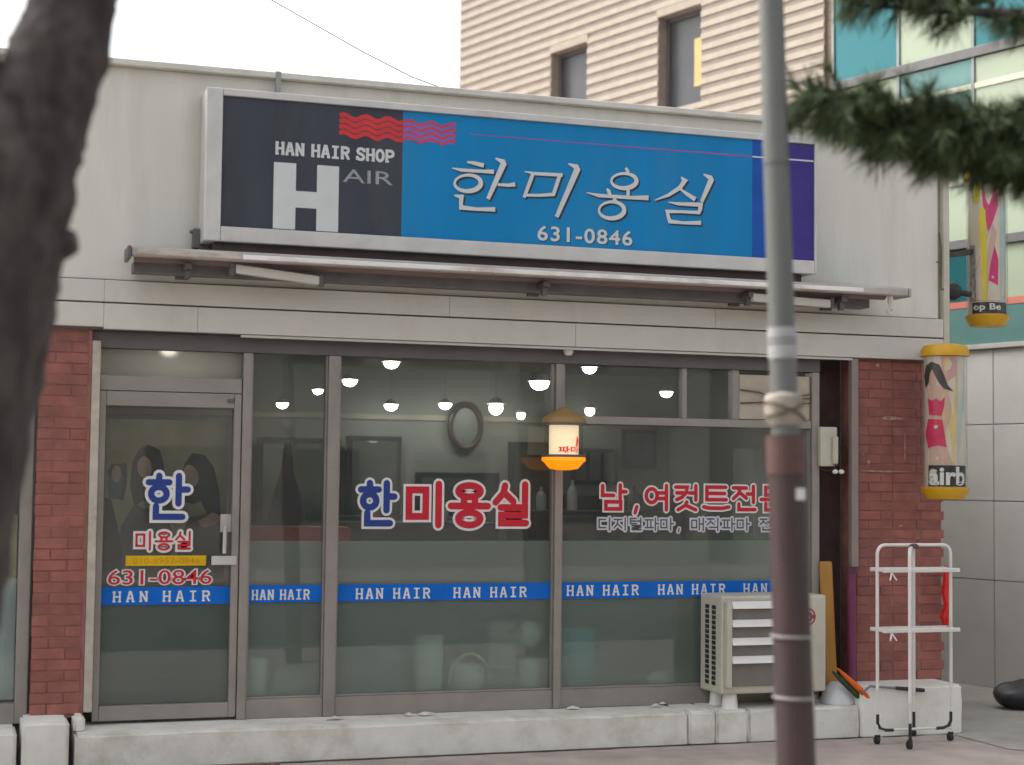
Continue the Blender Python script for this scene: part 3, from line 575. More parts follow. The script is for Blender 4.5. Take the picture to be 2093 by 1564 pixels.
def cyl_sign(label, cx, cy, z0, z1, r, band):
    t = thing('barber_cylinder', label, 'light cylinder', (cx, cy, z0), 'advertising cylinders on the shop corner')
    MB().lathe([(r*.55, z0), (r*.80, z0+.004), (r*1.0, z0+.055), (r*1.02, z0+.085), (r*.95, z0+.088)], (cx, cy, 0), 32).build('bottom_cap', YCAP, t, smooth=True)
    MB().lathe([(r*.96, z1-.09), (r*1.04, z1-.086), (r*1.04, z1-.05), (r*.92, z1-.012), (r*.6, z1), (.001, z1)], (cx, cy, 0), 32).build('top_cap', YCAP, t, smooth=True)
    ri = r*.86
    MB().lathe([(ri, z0+.0885), (ri, z1-.0905)], (cx, cy, 0), 40).build('picture_drum', PCR, t, smooth=True)
    MB().lathe([(r*.95, z0+.0886), (r*.95, z1-.0906)], (cx, cy, 0), 40, 'z', False).build('clear_tube', GLASS('acrylic', (.94, .95, .94)), t, smooth=True)
    on_cyl(cx, cy, ri, [(-ri*1.5, z0+.092), (ri*1.5, z0+.092), (ri*1.5, z0+.092+band), (-ri*1.5, z0+.092+band)], PBL, t, .0015, 'band')
    return t, ri
B1 = (6.722, -.45); bz0, bz1 = 1.655, 2.765
t, ri = cyl_sign('lower advertising cylinder with woman in pink dress and letters airb', *B1, bz0, bz1, .165, .15)
def pr1(pts, mat, e): on_cyl(*B1, ri, [((p[0]-.578)*ri, p[1]) for p in pts], mat, t, e)
pr1([(-.02,2.664),(.614,2.664),(.614,2.262),(.486,1.896),(-.02,1.896),(-.131,2.423)], PYE, .0014); pr1([(-.186,2.672),(.612,2.672),(.612,2.536),(.087,2.487),(-.131,2.584)], PRO, .0020); pr1([(.654,2.672),(1.275,2.672),(1.275,1.896),(.654,1.896)], PTE, .0014)
pr1([(-.816,2.037),(-.298,2.037),(-.109,1.900),(-.816,1.900)], PSK, .0026); pr1([(-.414,2.037),(.065,2.04),(.402,1.900),(-.043,1.900)], PSK, .0031)
pr1([(-.972,2.436),(-.355,2.468),(-.022,2.447),(.175,2.404),(.087,2.351),(-.899,2.351)], PSK, .0026); pr1([(0,2.423),(.175,2.407),(.309,2.327),(.264,2.23),(0,2.126),(-.131,2.146),(.065,2.238),(0,2.343)], PSK, .0033); pr1([(-.8,2.27),(-.153,2.259),(-.109,2.211),(-.899,2.214)], PSK, .0028)
pr1([(-.935,2.375),(-.668,2.356),(-.414,2.372),(-.186,2.349),(0,2.381),(-.022,2.319),(-.153,2.246),(-.832,2.256)], PPK, .0042); pr1([(-.899,2.227),(-.109,2.22),(.087,2.024),(-.355,2.037),(-.899,2.018),(-1.151,2.118)], PPK, .0042)
pr1([(-.899,2.576),(-.601,2.592),(-.45,2.544),(-.499,2.479),(-.45,2.447),(-.71,2.447),(-.865,2.479),(-1.012,2.528)], PSK, .0048)
pr1([(-1.1,2.447),(-1.275,2.536),(-1.054,2.608),(-.654,2.635),(-.241,2.61),(-.022,2.536),(.153,2.463),(.426,2.42),(-.022,2.439),(-.264,2.479),(-.45,2.536),(-.627,2.581),(-.769,2.552),(-.832,2.487)], PHA, .0056)
text('airb', (B1[0]+ri*(-.578-.80), B1[0]+ri*(-.578+1.10), bz0+.106, bz0+.228), 0, [(.03, VWHITE, -.005, 0, 0)], t, wrap=wrapc(*B1, ri), name='print')
box('wall_arm', ALUD, (B1[0]-.02, B1[0]+.02, -.30, -.168, 2.70, 2.73), t)
B2 = (7.39, 0.0); cz0, cz1 = 2.955, 4.16
t, ri = cyl_sign('upper advertising cylinder with pink and yellow print hung out over the lane', *B2, cz0, cz1, .160, .085)
def pr2(pts, mat, e): on_cyl(*B2, ri, [((p[0]-.602)*ri, min(4.066, p[1])) for p in pts], mat, t, e)
pr2([(-1.188,4.066),(1.128,4.066),(1.128,3.14),(-1.188,3.14)], PRO, .0014); pr2([(-.396,3.829),(-.231,3.864),(-.06,3.821),(0,3.486),(-.036,3.14),(-.231,3.14),(-.331,3.486),(-.435,3.658)], PYY, .0040); pr2([(-.724,4.06),(-.331,4.05),(-.435,3.898),(-.693,3.881)], PYY, .0040)
pr2([(-.281,4.06),(.545,4.065),(.632,3.864),(.331,3.743),(.06,3.658),(-.036,3.821),(-.206,3.881)], PMA, .0030); pr2([(.281,3.726),(.545,3.658),(.084,3.28),(0,3.15),(-.024,3.452)], PSK, .0022); pr2([(.409,3.555),(.632,3.452),(.602,3.259),(.06,3.294),(.206,3.435)], PMA, .0032)
pr2([(.757,4.064),(1.259,4.064),(1.259,3.14),(.757,3.14)], PTE, .0022); pr2([(-1.075,3.572),(-.662,3.563),(-.602,3.14),(-1.075,3.14)], M('print_grey', (.30, .28, .30), .5, var=.5, scale=30), .0024)
sh = -.602
text('op Be', (B2[0]+ri*(sh-.75), B2[0]+ri*(sh+.75), cz0+.105, cz0+.165), 0, [(.02, VWHITE, -.005, 0, 0)], t, wrap=wrapc(*B2, ri), name='print')
rs = M('rusty_steel', (.075, .065, .055), .7, metal=.2, var=.3, scale=20)
m = MB().box(6.972, 7.005, -.06, -.02, 3.45, 4.20); m.hexa([(6.972,-.06,3.45),(7.26,-.02,3.50),(7.26,.02,3.50),(6.972,-.02,3.45),(6.972,-.06,3.485),(7.26,-.02,3.545),(7.26,.02,3.545),(6.972,-.02,3.485)]); m.box(6.972, 7.39, -.02, .02, 4.165, 4.20)
m.build('bracket', rs, t, bevel=.004)
sp = MB().lathe([(.03, 0), (.062, .03), (.070, .09), (.050, .13), (.02, .14)], (6.973, -.05, 3.205), 16, 'x'); sp.box(6.966, 7.0, -.07, -.03, 3.17, 3.24)
lo = thing('floodlight', 'black round floodlight on the shop corner beside upper advertising cylinder', 'lamp', (6.97, -.05, 3.14))
sp.build('housing', BLACK, lo, smooth=True); MB().tube([(7.09, -.06, 3.20), (7.19, -.08, 3.185)], .022, 10).build('snout', BLACK, lo, smooth=True)

# ------------------------------------------------------------------ outdoor unit of the air conditioner
ac = thing('air_conditioner', 'cream outdoor air conditioning unit with four wide louvres on the ledge', 'air conditioner', (5.39, -.24, .215))
AX0, AX1, AY0, AY1, AZ0, AZ1 = 4.992, 5.795, -.40, -.055, .318, .985
box('case', CREAM, (AX0, AX1, AY0, AY1, AZ0, AZ1), ac, bevel=.014)
box('fan_recess', M('ac_shadow', (.20, .19, .175), .6), (AX0+.045, AX0+.50, AY0-.012, AY0-.0005, AZ0+.055, AZ1-.04), ac, bevel=.004)
for k in range(4):
    z = AZ1-.072-k*.1235
    MB().hexa([(AX0+.06,AY0-.060,z-.012),(AX0+.485,AY0-.060,z-.012),(AX0+.485,AY0-.014,z-.012),(AX0+.06,AY0-.014,z-.012),(AX0+.06,AY0-.030,z+.036),(AX0+.485,AY0-.030,z+.036),(AX0+.485,AY0-.014,z+.036),(AX0+.06,AY0-.014,z+.036)]).build('louvre', WHITE, ac, bevel=.003)
for (x0, x1) in ((AX0+.02, AX0+.058), (AX0+.487, AX0+.525)): box('louvre_rail', CREAM, (x0, x1, AY0-.05, AY0-.0005, AZ0+.05, AZ1-.035), ac, bevel=.006)
hm = bpy.data.meshes.new('vent_hole'); q = MB().box(-.003, .003, -.028, .028, -.013, .013); hm.from_pydata(q.v, [], q.f); hm.materials.append(BLACK)
for r_ in range(16):
    for c_ in range(2):
        o = bpy.data.objects.new('vent_hole', hm); COL.objects.link(o); o.parent = ac; o.location = (AX0-5.39-.001, AY0+.12+c_*.105+.24, AZ0+.065+r_*.0345-.215)
lg = MB().lathe([(.060, 0), (.060, -.004), (.001, -.0042)], (5.650, AY0-.0005, .835), 28, 'y').build('emblem', M('emblem_red', (.33, .05, .06), .4), ac, smooth=True, label='round red emblem')
m = MB(); ribbon(m, ell(5.650, .835, .042, .042, 18, R(20), R(340), False), .007, AY0-.0062); ribbon(m, [(5.612, .86), (5.612, .815), (5.63, .815)], .007, AY0-.0066); ribbon(m, [(5.64, .832), (5.664, .832)], .007, AY0-.0070); m.build('emblem_mark', VWHITE, ac)
m = MB(); ribbon(m, [(5.27, .403), (5.31, .392), (5.36, .390), (5.42, .402)], [.004, .014, .014, .004], AY0-.0008); m.build('drip_mark', M('ac_brown', (.10, .08, .06), .6), ac)
for x in (5.09, 5.68): MB().lathe([(.062, .216), (.055, .226), (.046, .317)], (x, -.33, 0), 14).build('foot', WHITE, ac, smooth=True)
for x in (5.09, 5.68): MB().lathe([(.062, .216), (.055, .226), (.046, .317)], (x, -.13, 0), 14).build('foot', WHITE, ac, smooth=True)
MB().tube([(5.795, -.16, .45), (5.84, -.16, .45), (5.86, -.10, .50), (5.87, -.066, .60)], .014, 8).build('hose', RUBBER, ac, smooth=True)

# ------------------------------------------------------------------ clutter at the right pillar
pk = MB().hexa([(5.945,-.135,.216),(6.045,-.135,.216),(6.045,-.095,.216),(5.945,-.095,.216),(5.925,-.085,1.20),(6.025,-.085,1.20),(6.025,-.045,1.20),(5.925,-.045,1.20)])
pk.build('wooden_plank', M('orange_wood', (.42, .21, .045), .6, var=.12, scale=5, stretch=(6, 6, .6)), bevel=.016, label='orange-brown wooden plank standing behind the air conditioner', cat='plank')
dp = thing('drain_pipe', 'magenta painted drain pipe in the corner of the right brick pillar', 'pipe', (6.14, -.15, .216))
MB().tube([(6.14, -.15, .216), (6.14, -.15, 1.14)], .034, 16).build('pipe', M('magenta_paint', (.17, .035, .10), .45, var=.12, dirt=(.08, .03, .05), dscale=6, damt=.4), dp, smooth=True)
MB().lathe([(.041, 1.115), (.041, 1.159)], (6.14, -.15, 0), 16).build('collar', M('dark_collar', (.09, .03, .05), .5), dp, smooth=True)
mt = thing('meter_box', 'cream electricity meter box above the wooden plank', 'meter box', (5.99, -.05, 1.875))
box('box', CREAM, (5.918, 6.058, -.095, .128, 1.882, 2.168), mt, bevel=.012); box('cover', CREAM, (6.008, 6.050, -.125, -.0955, 1.90, 2.10), mt, bevel=.010)
for z in (1.94, 2.08): box('latch', ALUD, (6.045, 6.064, -.10, -.0952, z, z+.012), mt, bevel=.002)
MB().tube([(6.055, -.10, 2.10), (6.066, -.11, 2.02), (6.050, -.11, 1.92), (6.02, -.10, 1.86), (5.98, -.09, 1.85), (5.94, -.08, 1.86), (5.93, -.07, 1.885)], .006, 6).build('cable', RUBBER, mt, smooth=True)
for x in (6.035, 6.085): MB().ellipsoid((x, -.10, 1.845), (.022, .02, .018)).build('knob', WHITE, mt, smooth=True)
bs = MB().lathe([(.120, .0), (.122, .01), (.108, .055), (.085, .105), (.055, .14), (.05, .145), (.001, .146)], (5.955, -.27, .2165), 28)
bs.build('basin', M('white_enamel', (.62, .64, .66), .35, var=.05), smooth=True, label='white upturned basin on the ledge beside the air conditioner', cat='basin')
um = thing('folded_umbrella', 'folded orange and green umbrella lying across the ledge by the right pillar', 'umbrella', (6.1, -.44, .22))
a, c = Vector((5.88, -.40, .475)), Vector((6.11, -.44, .265))
MB().tube([a, a+(c-a)*.25, a+(c-a)*.6, a+(c-a)*.9, c], [.006, .016, .022, .020, .008], 9).build('canopy', M('umbrella_orange', (.70, .13, .01), .6, var=.15, scale=12), um, smooth=True)
o_ = Vector((-.022, .03, -.024)); MB().tube([a+o_, a+(c-a)*.3+o_, a+(c-a)*.8+o_, c+o_*.6], [.008, .022, .024, .012], 9).build('canopy_fold', M('umbrella_green', (.045, .075, .03), .7, var=.2), um, smooth=True, label='dark green fold')
MB().tube([c+Vector((-.06, -.02, .05)), (6.10, -.47, .352), (6.30, -.47, .335)], .009, 8).build('shaft', M('grey_shaft', (.22, .23, .27), .4, metal=.4), um, smooth=True)
MB().tube([(6.30, -.47, .335), (6.43, -.47, .322), (6.53, -.472, .312)], [.012, .014, .014], 8).build('handle', BLACK, um, smooth=True)
rd = MB(); rp = [(6.885, -.205, 1.17), (6.89, -.215, 1.08), (6.88, -.21, .98), (6.895, -.22, .88), (6.87, -.215, .80), (6.88, -.21, .74)]
rd.tube(rp, [.012, .030, .034, .032, .040, .020], 7); rd.build('red_bag', M('red_film', (.60, .02, .022), .3, var=.2, scale=25, bump=.6, bscale=30), smooth=True, label='crumpled red plastic strip hanging at the brick corner behind the rack', cat='plastic strip')
# towel rack on castors: two crossing hoops with two folding shelves
rk = thing('drying_rack', 'white tubular drying rack on black castors in front of the right pillar', 'rack', (6.28, -.75, 0))
RW = M('white_coated_tube', (.68, .66, .63), .4, var=.05)
def hoop(p0, p1, zt, zb, r=.012):
    d = (Vector(p1)-Vector(p0)); u = d.normalized(); pts = [Vector((*p0, zb)), Vector((*p0, zt-.06))]
    for i in range(1, 5):
        a = i*math.pi/8; pts.append(Vector((p0[0], p0[1], zt-.06))+Vector((u.x*.06*(1-math.cos(a)), u.y*.06*(1-math.cos(a)), .06*math.sin(a))))
    for i in range(4, 0, -1):
        a = i*math.pi/8; pts.append(Vector((p1[0], p1[1], zt-.06))+Vector((-u.x*.06*(1-math.cos(a)), -u.y*.06*(1-math.cos(a)), .06*math.sin(a))))
    pts += [Vector((*p1, zt-.06)), Vector((*p1, zb))]
    return MB().tube(pts, r, 10).build('hoop', RW, rk, smooth=True)
hoop((5.990, -.75), (6.568, -.75), 1.345, .36); hoop((6.088, -1.0), (6.43, -.50), 1.325, .30, .0125)
MB().tube([(6.235, -.79, 1.336), (6.32, -.73, 1.338)], .018, 8).build('joint', M('brown_joint', (.10, .055, .045), .6), rk, smooth=True)
for x in (5.99, 6.568):
    MB().tube([(x, -.75, .36), (x, -.75, .05)], .006, 8).build('leg', RW, rk, smooth=True)
for (x, y_) in ((6.088, -1.0), (6.43, -.5)): MB().tube([(x, y_, .30), (x, y_, .05)], .006, 8).build('leg', RW, rk, smooth=True)
MB().tube([(6.0, -.75, .092), (6.56, -.75, .092)], .009, 8).build('foot_bar', RW, rk, smooth=True)
for s, x in ((1, 5.992), (-1, 6.566)):
    MB().tube([(x, -.75, .20), (x, -.75, .14), (x+s*.02, -.75, .105), (x+s*.06, -.75, .092), (x+s*.12, -.75, .090)], .011, 8).build('corner_sleeve', BLACK, rk, smooth=True)
for (x, y_) in ((6.088, -1.0), (6.43, -.5)): MB().tube([(x, y_, .17), (x, y_, .05)], .011, 8).build('corner_sleeve', BLACK, rk, smooth=True)
for (x, y_) in ((5.992, -.75), (6.566, -.75), (6.088, -1.0), (6.43, -.5)):
    wh = MB().lathe([(.010, -.014), (.026, -.012), (.026, .012), (.010, .014)], (x, y_+.01, .026), 14, 'x'); wh.box(x-.016, x+.016, y_-.006, y_+.012, .03, .062); wh.build('castor', RUBBER, rk, smooth=True)
for z in (1.175, .768):
    m = MB()
    for y_ in (-.83, -.67): m.box(5.985, 6.585, y_-.012, y_+.012, z-.014, z+.014)
    for x in (5.985, 6.12, 6.28, 6.44, 6.567): m.box(x, x+.018, -.8175, -.6825, z-.010, z+.010)
    m.build('shelf', RW, rk, bevel=.005)
    m = MB(); m.tube([(6.05, -.835, z-.014), (6.03, -.85, z-.065)], .006, 6); m.tube([(6.05, -.835, z-.014), (6.08, -.85, z-.065)], .006, 6); m.build('clip', RW, rk, smooth=True)
# scraps along the ledge
PAPER = M('paper_scrap', (.62, .60, .56), .8)
for i, (x, y_, s, d) in enumerate(((2.36, -.20, .06, 'left of the middle mullion'), (2.86, -.17, .035, 'below the blue letters of the window'), (2.97, -.16, .055, 'below the red letters of the window'), (4.02, -.12, .05, 'right of the lantern mullion'), (4.62, -.15, .04, 'left of the air conditioner'), (4.70, -.08, .03, 'against the sill near the air conditioner'))):
    m = MB(); n = 7
    pts = [(x+s*math.cos(2*math.pi*k/n)*random.uniform(.7, 1.2), y_+s*.6*math.sin(2*math.pi*k/n)*random.uniform(.7, 1.2), .215+random.uniform(0, .018)) for k in range(n)]+[(x, y_, .240)]
    m.add(pts, [(k, (k+1) % n, n) for k in range(n)]); m.build('paper_scrap', PAPER, label='crumpled white paper scrap on the ledge '+d, cat='litter', group='paper scraps on the ledge', solid=.002)
bg_ = MB().ellipsoid((8.13, .55, .10), (.30, .20, .125), 28, 16)
bg_.v = [(p[0], p[1], max(.004, p[2]+.05*noise.noise(Vector(p)*7))) for p in bg_.v]
bg_.build('black_bag', M('black_bag', (.02, .021, .027), .4, bump=.5, bscale=14), smooth=True, label='bulging black bag on the lane at the right edge', cat='bag')
# drain grating in the pavement
dg_ = thing('drain_grating', 'rusty iron drain grating in the pavement before the door', 'drain', (1.35, -.62, 0))
IR = M('rusty_iron', (.17, .095, .085), .8, var=.25, scale=12)
m = MB(); m.box(.72, 1.95, -.54, -.50, -.02, .012); m.box(.72, 1.95, -.86, -.82, -.02, .012); m.build('rim', IR, dg_, bevel=.004)
for i in range(19): box('bar', IR, (.735+i*.064, .765+i*.064, -.8195, -.5405, -.02, .008), dg_, bevel=.003)

# ------------------------------------------------------------------ inside the shop
LAMP = EM('lamp_white', (1, .97, .90), 18); LAMPD = EM('lamp_soft', (1, .96, .86), 7)
LS = M('lamp_fitting', (.5, .48, .44), .5)
lamps = [(1.32, .34, 2.60, .07, 1, 'behind the frosted pane over the door'), (3.159, 1.6, 2.651, .075, 0, 'above the red window letters, nearest the glass'), (3.065, 2.6, 2.562, .075, 0, 'second from the glass above the blue window letter'), (2.927, 3.2, 2.505, .055, 0, 'third in the row, seen through the narrow pane'),
         (2.755, 3.9, 2.413, .065, 0, 'leftmost in the narrow pane'), (3.80, 4.1, 2.433, .075, 0, 'leftmost of the back row over the red letters'), (4.32, 4.1, 2.456, .070, 0, 'left of the oval mirror'),
         (4.751, 3.9, 2.456, .090, 0, 'largest globe, right of the oval mirror'), (4.577, 2.2, 2.573, .100, 0, 'wide bowl just left of the lantern mullion'), (4.786, 1.6, 2.660, .070, 0, 'just right of the lantern mullion near the header'),
         (6.161, 3.2, 2.575, .07, 1, 'dim bowl seen through the upper sliding window'), (5.10, 4.2, 2.39, .055, 1, 'small dim globe left of the lantern'), (5.80, 4.2, 2.45, .065, 1, 'dim globe above the transom rail beside the lantern')]
for (x, y_, z, r, dim, where) in lamps:
    r *= .80
    t = thing('ceiling_lamp', 'white ceiling lamp inside the shop, '+where, 'lamp', (x, y_, 2.80), 'ceiling lamps inside the shop')
    lm_ = LAMPD if dim else (LAMP, EM('lamp_warm', (1, .88, .66), 12), EM('lamp_cool', (.95, .97, 1), 15))[int(x*7) % 3]
    if 'globe' in where: MB().ellipsoid((x, y_, z-r*.5), (r*.85, r*.85, r*.85), 18, 12).build('bowl', lm_, t, smooth=True)
    else: MB().lathe([(r, z), (r*.97, z-r*.25), (r*.75, z-r*.62), (r*.4, z-r*.82), (.001, z-r*.88)], (x, y_, 0), 18).build('bowl', lm_, t, smooth=True)
    MB().lathe([(.001, z+r*.9), (r*.5, z+r*.8), (r*.95, z+r*.3), (r*1.30, z+.004), (r*1.30, z+.001), (r, z+.0005)], (x, y_, 0), 18).build('saucer', LS, t, smooth=True)
    MB().tube([(x, y_, z+r*.85), (x, y_, 2.80)], .0035, 8).build('stem', INW, t, smooth=True)
om = thing('oval_mirror', 'dark framed oval mirror on the back wall of the shop', 'mirror', (4.62, 4.48, 2.0))
m = MB(); n = 32; k = ell(4.62, 2.262, .155, .205, n)
m.tube([(p[0], 4.43, p[1]) for p in k]+[(k[0][0], 4.43, k[0][1])], .030, 8); m.build('frame', M('dark_wood', (.045, .03, .022), .4), om, smooth=True)
m = MB().sheet([(p[0], 4.445, p[1]) for p in k]); m.build('glass', M('old_mirror', (.16, .175, .15), .4), om, solid=.004)
DKF = M('dark_furniture', (.028, .028, .034), .45, var=.15); MIR = M('salon_mirror', (.16, .18, .16), .12, metal=.6, var=.05)
def station(x0, x1, y0, z1, label, zt=1.0):
    t = thing('styling_station', label, 'styling station', ((x0+x1)/2, y0, .21))
    box('mirror', MIR, (x0+.05, x1-.05, y0+.10, y0+.12, zt+.05, z1-.05), t); box('mirror_frame', DKF, (x0, x1, y0+.121, y0+.15, zt, z1), t); box('counter', M('station_top', (.22, .09, .06), .4), (x0, x1, y0-.25, y0+.15, zt-.06, zt-.001), t); box('cabinet', DKF, (x0+.03, x1-.03, y0-.2, y0+.15, .212, zt-.061), t); return t
station(2.62, 3.40, 4.25, 2.12, 'dark styling station with tall mirror seen through the narrow pane'); station(4.12, 4.95, 4.25, 1.82, 'low dark styling station below the oval mirror')
station(3.45, 3.98, 4.25, 2.15, 'tall dark styling station left of the oval mirror'); station(5.02, 5.55, 4.20, 2.12, 'styling station with reddish counter behind the lantern')
def chair(x, y_, rz, label):
    t = thing('styling_chair', label, 'chair', (x, y_, .21))
    box('seat', BLACK, (x-.26, x+.26, y_-.26, y_+.26, .66, .80), t, bevel=.04); box('backrest', BLACK, (x-.26, x+.26, y_+.2, y_+.30, .82, 1.36+rz), t, bevel=.04)
    for s in (-1, 1): box('armrest', BLACK, (x+s*.29-.03, x+s*.29+.03, y_-.2, y_+.22, .90, .95), t, bevel=.01)
    MB().lathe([(.26, .212), (.24, .24), (.04, .26), (.04, .66)], (x, y_, 0), 18).build('pedestal', ALUL, t, smooth=True)
chair(3.15, 2.2, .10, 'black styling chair behind the blue and red window letters'); chair(4.0, 2.6, .08, 'black styling chair left of the lantern mullion'); chair(4.85, 1.5, .12, 'black styling chair behind the right window lettering'); chair(5.5, 1.9, .05, 'black styling chair nearest the white cabinet')
box('counter', M('red_counter', (.30, .045, .035), .5, var=.1), (1.85, 2.62, .55, .85, 1.30, 1.42), None, label='reddish counter top behind the narrow window pane', cat='counter')
t = thing('hat_stand', 'dark draped cape hanging on a stand behind the narrow pane', 'stand', (2.32, 1.6, .21))
MB().lathe([(.20, 1.1), (.17, 1.35), (.11, 1.62), (.05, 1.80), (.03, 1.98), (.02, 2.02)], (2.37, 1.6, 0), 14).build('cape', M('navy_cape', (.02, .03, .045), .7), t, smooth=True); MB().lathe([(.22, .212), (.2, .23), (.02, .25), (.02, 1.1)], (2.37, 1.6, 0), 12).build('pole', ALUD, t, smooth=True)
box('cabinet', M('white_cabinet', (.40, .41, .36), .5, var=.05), (5.68, 5.93, .5, .85, .212, 2.02), None, bevel=.012, label='tall whitish cabinet behind the right end of the glass', cat='cabinet')
def picture(x0, x1, y_, z0, z1, name, label, inner, n=1):
    t = thing(name, label, 'picture', ((x0+x1)/2, y_, z0)); box('frame', DKF, (x0, x1, y_, y_+.03, z0, z1), t)
    wd = (x1-x0-.04*(n+1))/n
    for i in range(n): box('print', inner, (x0+.04+i*(wd+.04), x0+.04+i*(wd+.04)+wd, y_-.004, y_-.0005, z0+.04, z1-.04), t, bevel=0)
picture(6.25, 6.62, 4.46, 1.88, 2.27, 'picture', 'dark bluish framed picture on the wall above the window lettering', M('picture_blue', (.07, .085, .11), .4, var=.5, scale=5)); picture(5.72, 6.20, 4.46, 1.72, 2.07, 'picture', 'grey framed triple print behind the right window lettering', M('picture_grey', (.17, .18, .17), .4, var=.3, scale=4), 3)
DW = M('dark_brown_wood', (.045, .032, .026), .5, var=.3, scale=4)
t = thing('back_cabinet', 'long dark brown cabinet along the back wall of the shop', 'cabinet', (5.9, 4.2, .21))
box('body', DW, (5.60, 6.74, 4.05, 4.45, .212, 1.58), t); box('top', DKF, (5.58, 6.76, 4.02, 4.46, 1.581, 1.62), t)
for i in range(3): box('drawer', DW, (5.63+i*.37, 5.97+i*.37, 4.03, 4.0485, .95, 1.50), t)
t = thing('side_cabinet', 'dark low cabinet with open shelves behind the right window lettering', 'cabinet', (5.2, 2.6, .21))
box('body', DKF, (4.55, 6.0, 2.5, 2.9, .212, 1.50), t)
for i in range(4): box('shelf_front', DW, (4.58+i*.355, 4.91+i*.355, 2.485, 2.4995, .9, 1.46), t)
t = thing('reception_desk', 'dark reception desk behind the red window letters', 'desk', (3.3, 1.3, .21))
box('body', DKF, (2.75, 3.85, 1.2, 1.65, .212, 1.40), t); box('top', DW, (2.72, 3.88, 1.17, 1.68, 1.401, 1.435), t)
for i, (x, y_, z, h, c, w_) in enumerate(((2.95, 1.35, 1.436, .16, (.35, .12, .06), 'orange brown'), (3.10, 1.42, 1.436, .20, (.05, .05, .06), 'black'), (3.52, 1.38, 1.436, .12, (.40, .38, .32), 'cream'), (3.70, 1.45, 1.436, .18, (.06, .10, .08), 'dark green'), (4.75, 2.62, 1.502, .20, (.30, .31, .30), 'grey'), (5.05, 2.66, 1.502, .26, (.42, .43, .42), 'pale grey'), (5.35, 2.62, 1.502, .16, (.20, .06, .05), 'dark red'), (5.62, 2.66, 1.502, .22, (.06, .07, .10), 'navy'))):
    MB().lathe([(.045, 0), (.045, h*.6), (.03, h*.75), (.014, h*.82), (.014, h), (.001, h)], (x, y_, z), 12).build('bottle', M('bottle_'+w_.replace(' ', '_'), c, .35), smooth=True, label=w_+' bottle on the '+('reception desk' if y_ < 2 else 'dark low cabinet')+' inside the shop', cat='bottle', group='bottles inside the shop')
# poster of hair models behind the door glass
po = thing('hair_poster', 'faded poster of two long-haired models behind the door glass', 'poster', (1.2, .10, .95))
box('sheet', M('poster_beige', (.19, .16, .105), .7, var=.35, scale=3), (.915, 1.69, .095, .099, 1.07, 2.12), po, bevel=0)
def pshape(pts, mat, y_): m = MB().sheet([(p[0], y_, p[1]) for p in pts]); m.build('print', mat, po)
HR = M('poster_hair', (.022, .017, .016), .6, var=.3); SK = M('poster_skin', (.25, .155, .115), .6, var=.15); CL = M('poster_cloth', (.06, .05, .055), .7, var=.4)
pshape([(1.10,1.56),(1.07,1.70),(1.08,1.84),(1.12,1.93),(1.18,1.96),(1.25,1.93),(1.28,1.84),(1.29,1.70),(1.27,1.55),(1.22,1.60),(1.15,1.60)], HR, .0945); pshape(ell(1.158, 1.815, .046, .070, 16, tilt=.1), SK, .094)
pshape([(1.40,1.60),(1.39,1.74),(1.41,1.84),(1.46,1.91),(1.54,1.90),(1.60,1.82),(1.64,1.66),(1.65,1.50),(1.58,1.48),(1.52,1.60),(1.47,1.58)], HR, .0944); pshape(ell(1.455, 1.765, .046, .072, 16, tilt=.35), SK, .0938)
pshape([(1.00,1.10),(1.33,1.10),(1.34,1.42),(1.26,1.58),(1.17,1.55),(1.10,1.58),(1.02,1.44)], CL, .0943); pshape([(1.37,1.10),(1.68,1.10),(1.67,1.44),(1.58,1.52),(1.46,1.50),(1.39,1.38)], CL, .0937); pshape([(1.50,1.47),(1.60,1.53),(1.66,1.50),(1.62,1.45),(1.54,1.43)], SK, .0933)
pshape([(.93,1.78),(.96,1.86),(1.01,1.88),(1.05,1.83),(1.05,1.70),(1.03,1.60),(.97,1.62)], HR, .0946); pshape(ell(.985, 1.77, .030, .055, 14), SK, .0939)
pshape([(.916,1.08),(1.05,1.08),(1.02,1.35),(.96,1.60),(.917,1.62)], HR, .0936); pshape([(.93,1.88),(.97,1.93),(1.04,1.90),(1.03,1.84),(.96,1.83)], M('poster_orange', (.18, .10, .04), .6), .0942); pshape([(.94,1.60),(1.01,1.62),(1.03,1.76),(.97,1.80),(.93,1.72)], M('poster_blue', (.05, .07, .09), .6), .0941)
# pale things standing just inside the frosted panes
pw = M('pale_green_plastic', (.70, .84, .77), .5); pw2 = M('pale_plastic', (.78, .82, .74), .5)
MB().lathe([(.085, .21), (.10, .69), (.105, .70), (.001, .70)], (3.08, .17, 0), 20).build('tall_bin', pw, smooth=True, label='tall pale green bin behind the frosted middle pane', cat='bin')
m = MB().lathe([(.10, .21), (.12, .50), (.001, .51)], (3.36, .19, 0), 20); t = thing('bucket', 'round pale bucket with arched handle behind the frosted middle pane', 'bucket', (3.36, .30, .21)); m.build('bucket', pw2, t, smooth=True)
MB().tube([(3.36-.15*math.cos(a), .12, .37+.21*math.sin(a)) for a in [i*math.pi/14 for i in range(15)]], .009, 6).build('handle', pw2, t, smooth=True)
t = thing('stool', 'pale round stool behind the frosted middle pane beside the lantern mullion', 'stool', (3.80, .26, .21)); MB().lathe([(.09, .21), (.07, .52), (.001, .53)], (3.80, .17, 0), 18).build('base', pw, t, smooth=True); MB().ellipsoid((3.80, .17, .70), (.09, .09, .09)).build('cushion', pw2, t, smooth=True)
MB().lathe([(.13, .21), (.15, .72), (.001, .725)], (4.15, .22, 0), 20).build('teal_bin', M('teal_plastic', (.05, .42, .50), .5), smooth=True, label='teal bin behind the frosted right pane', cat='bin')
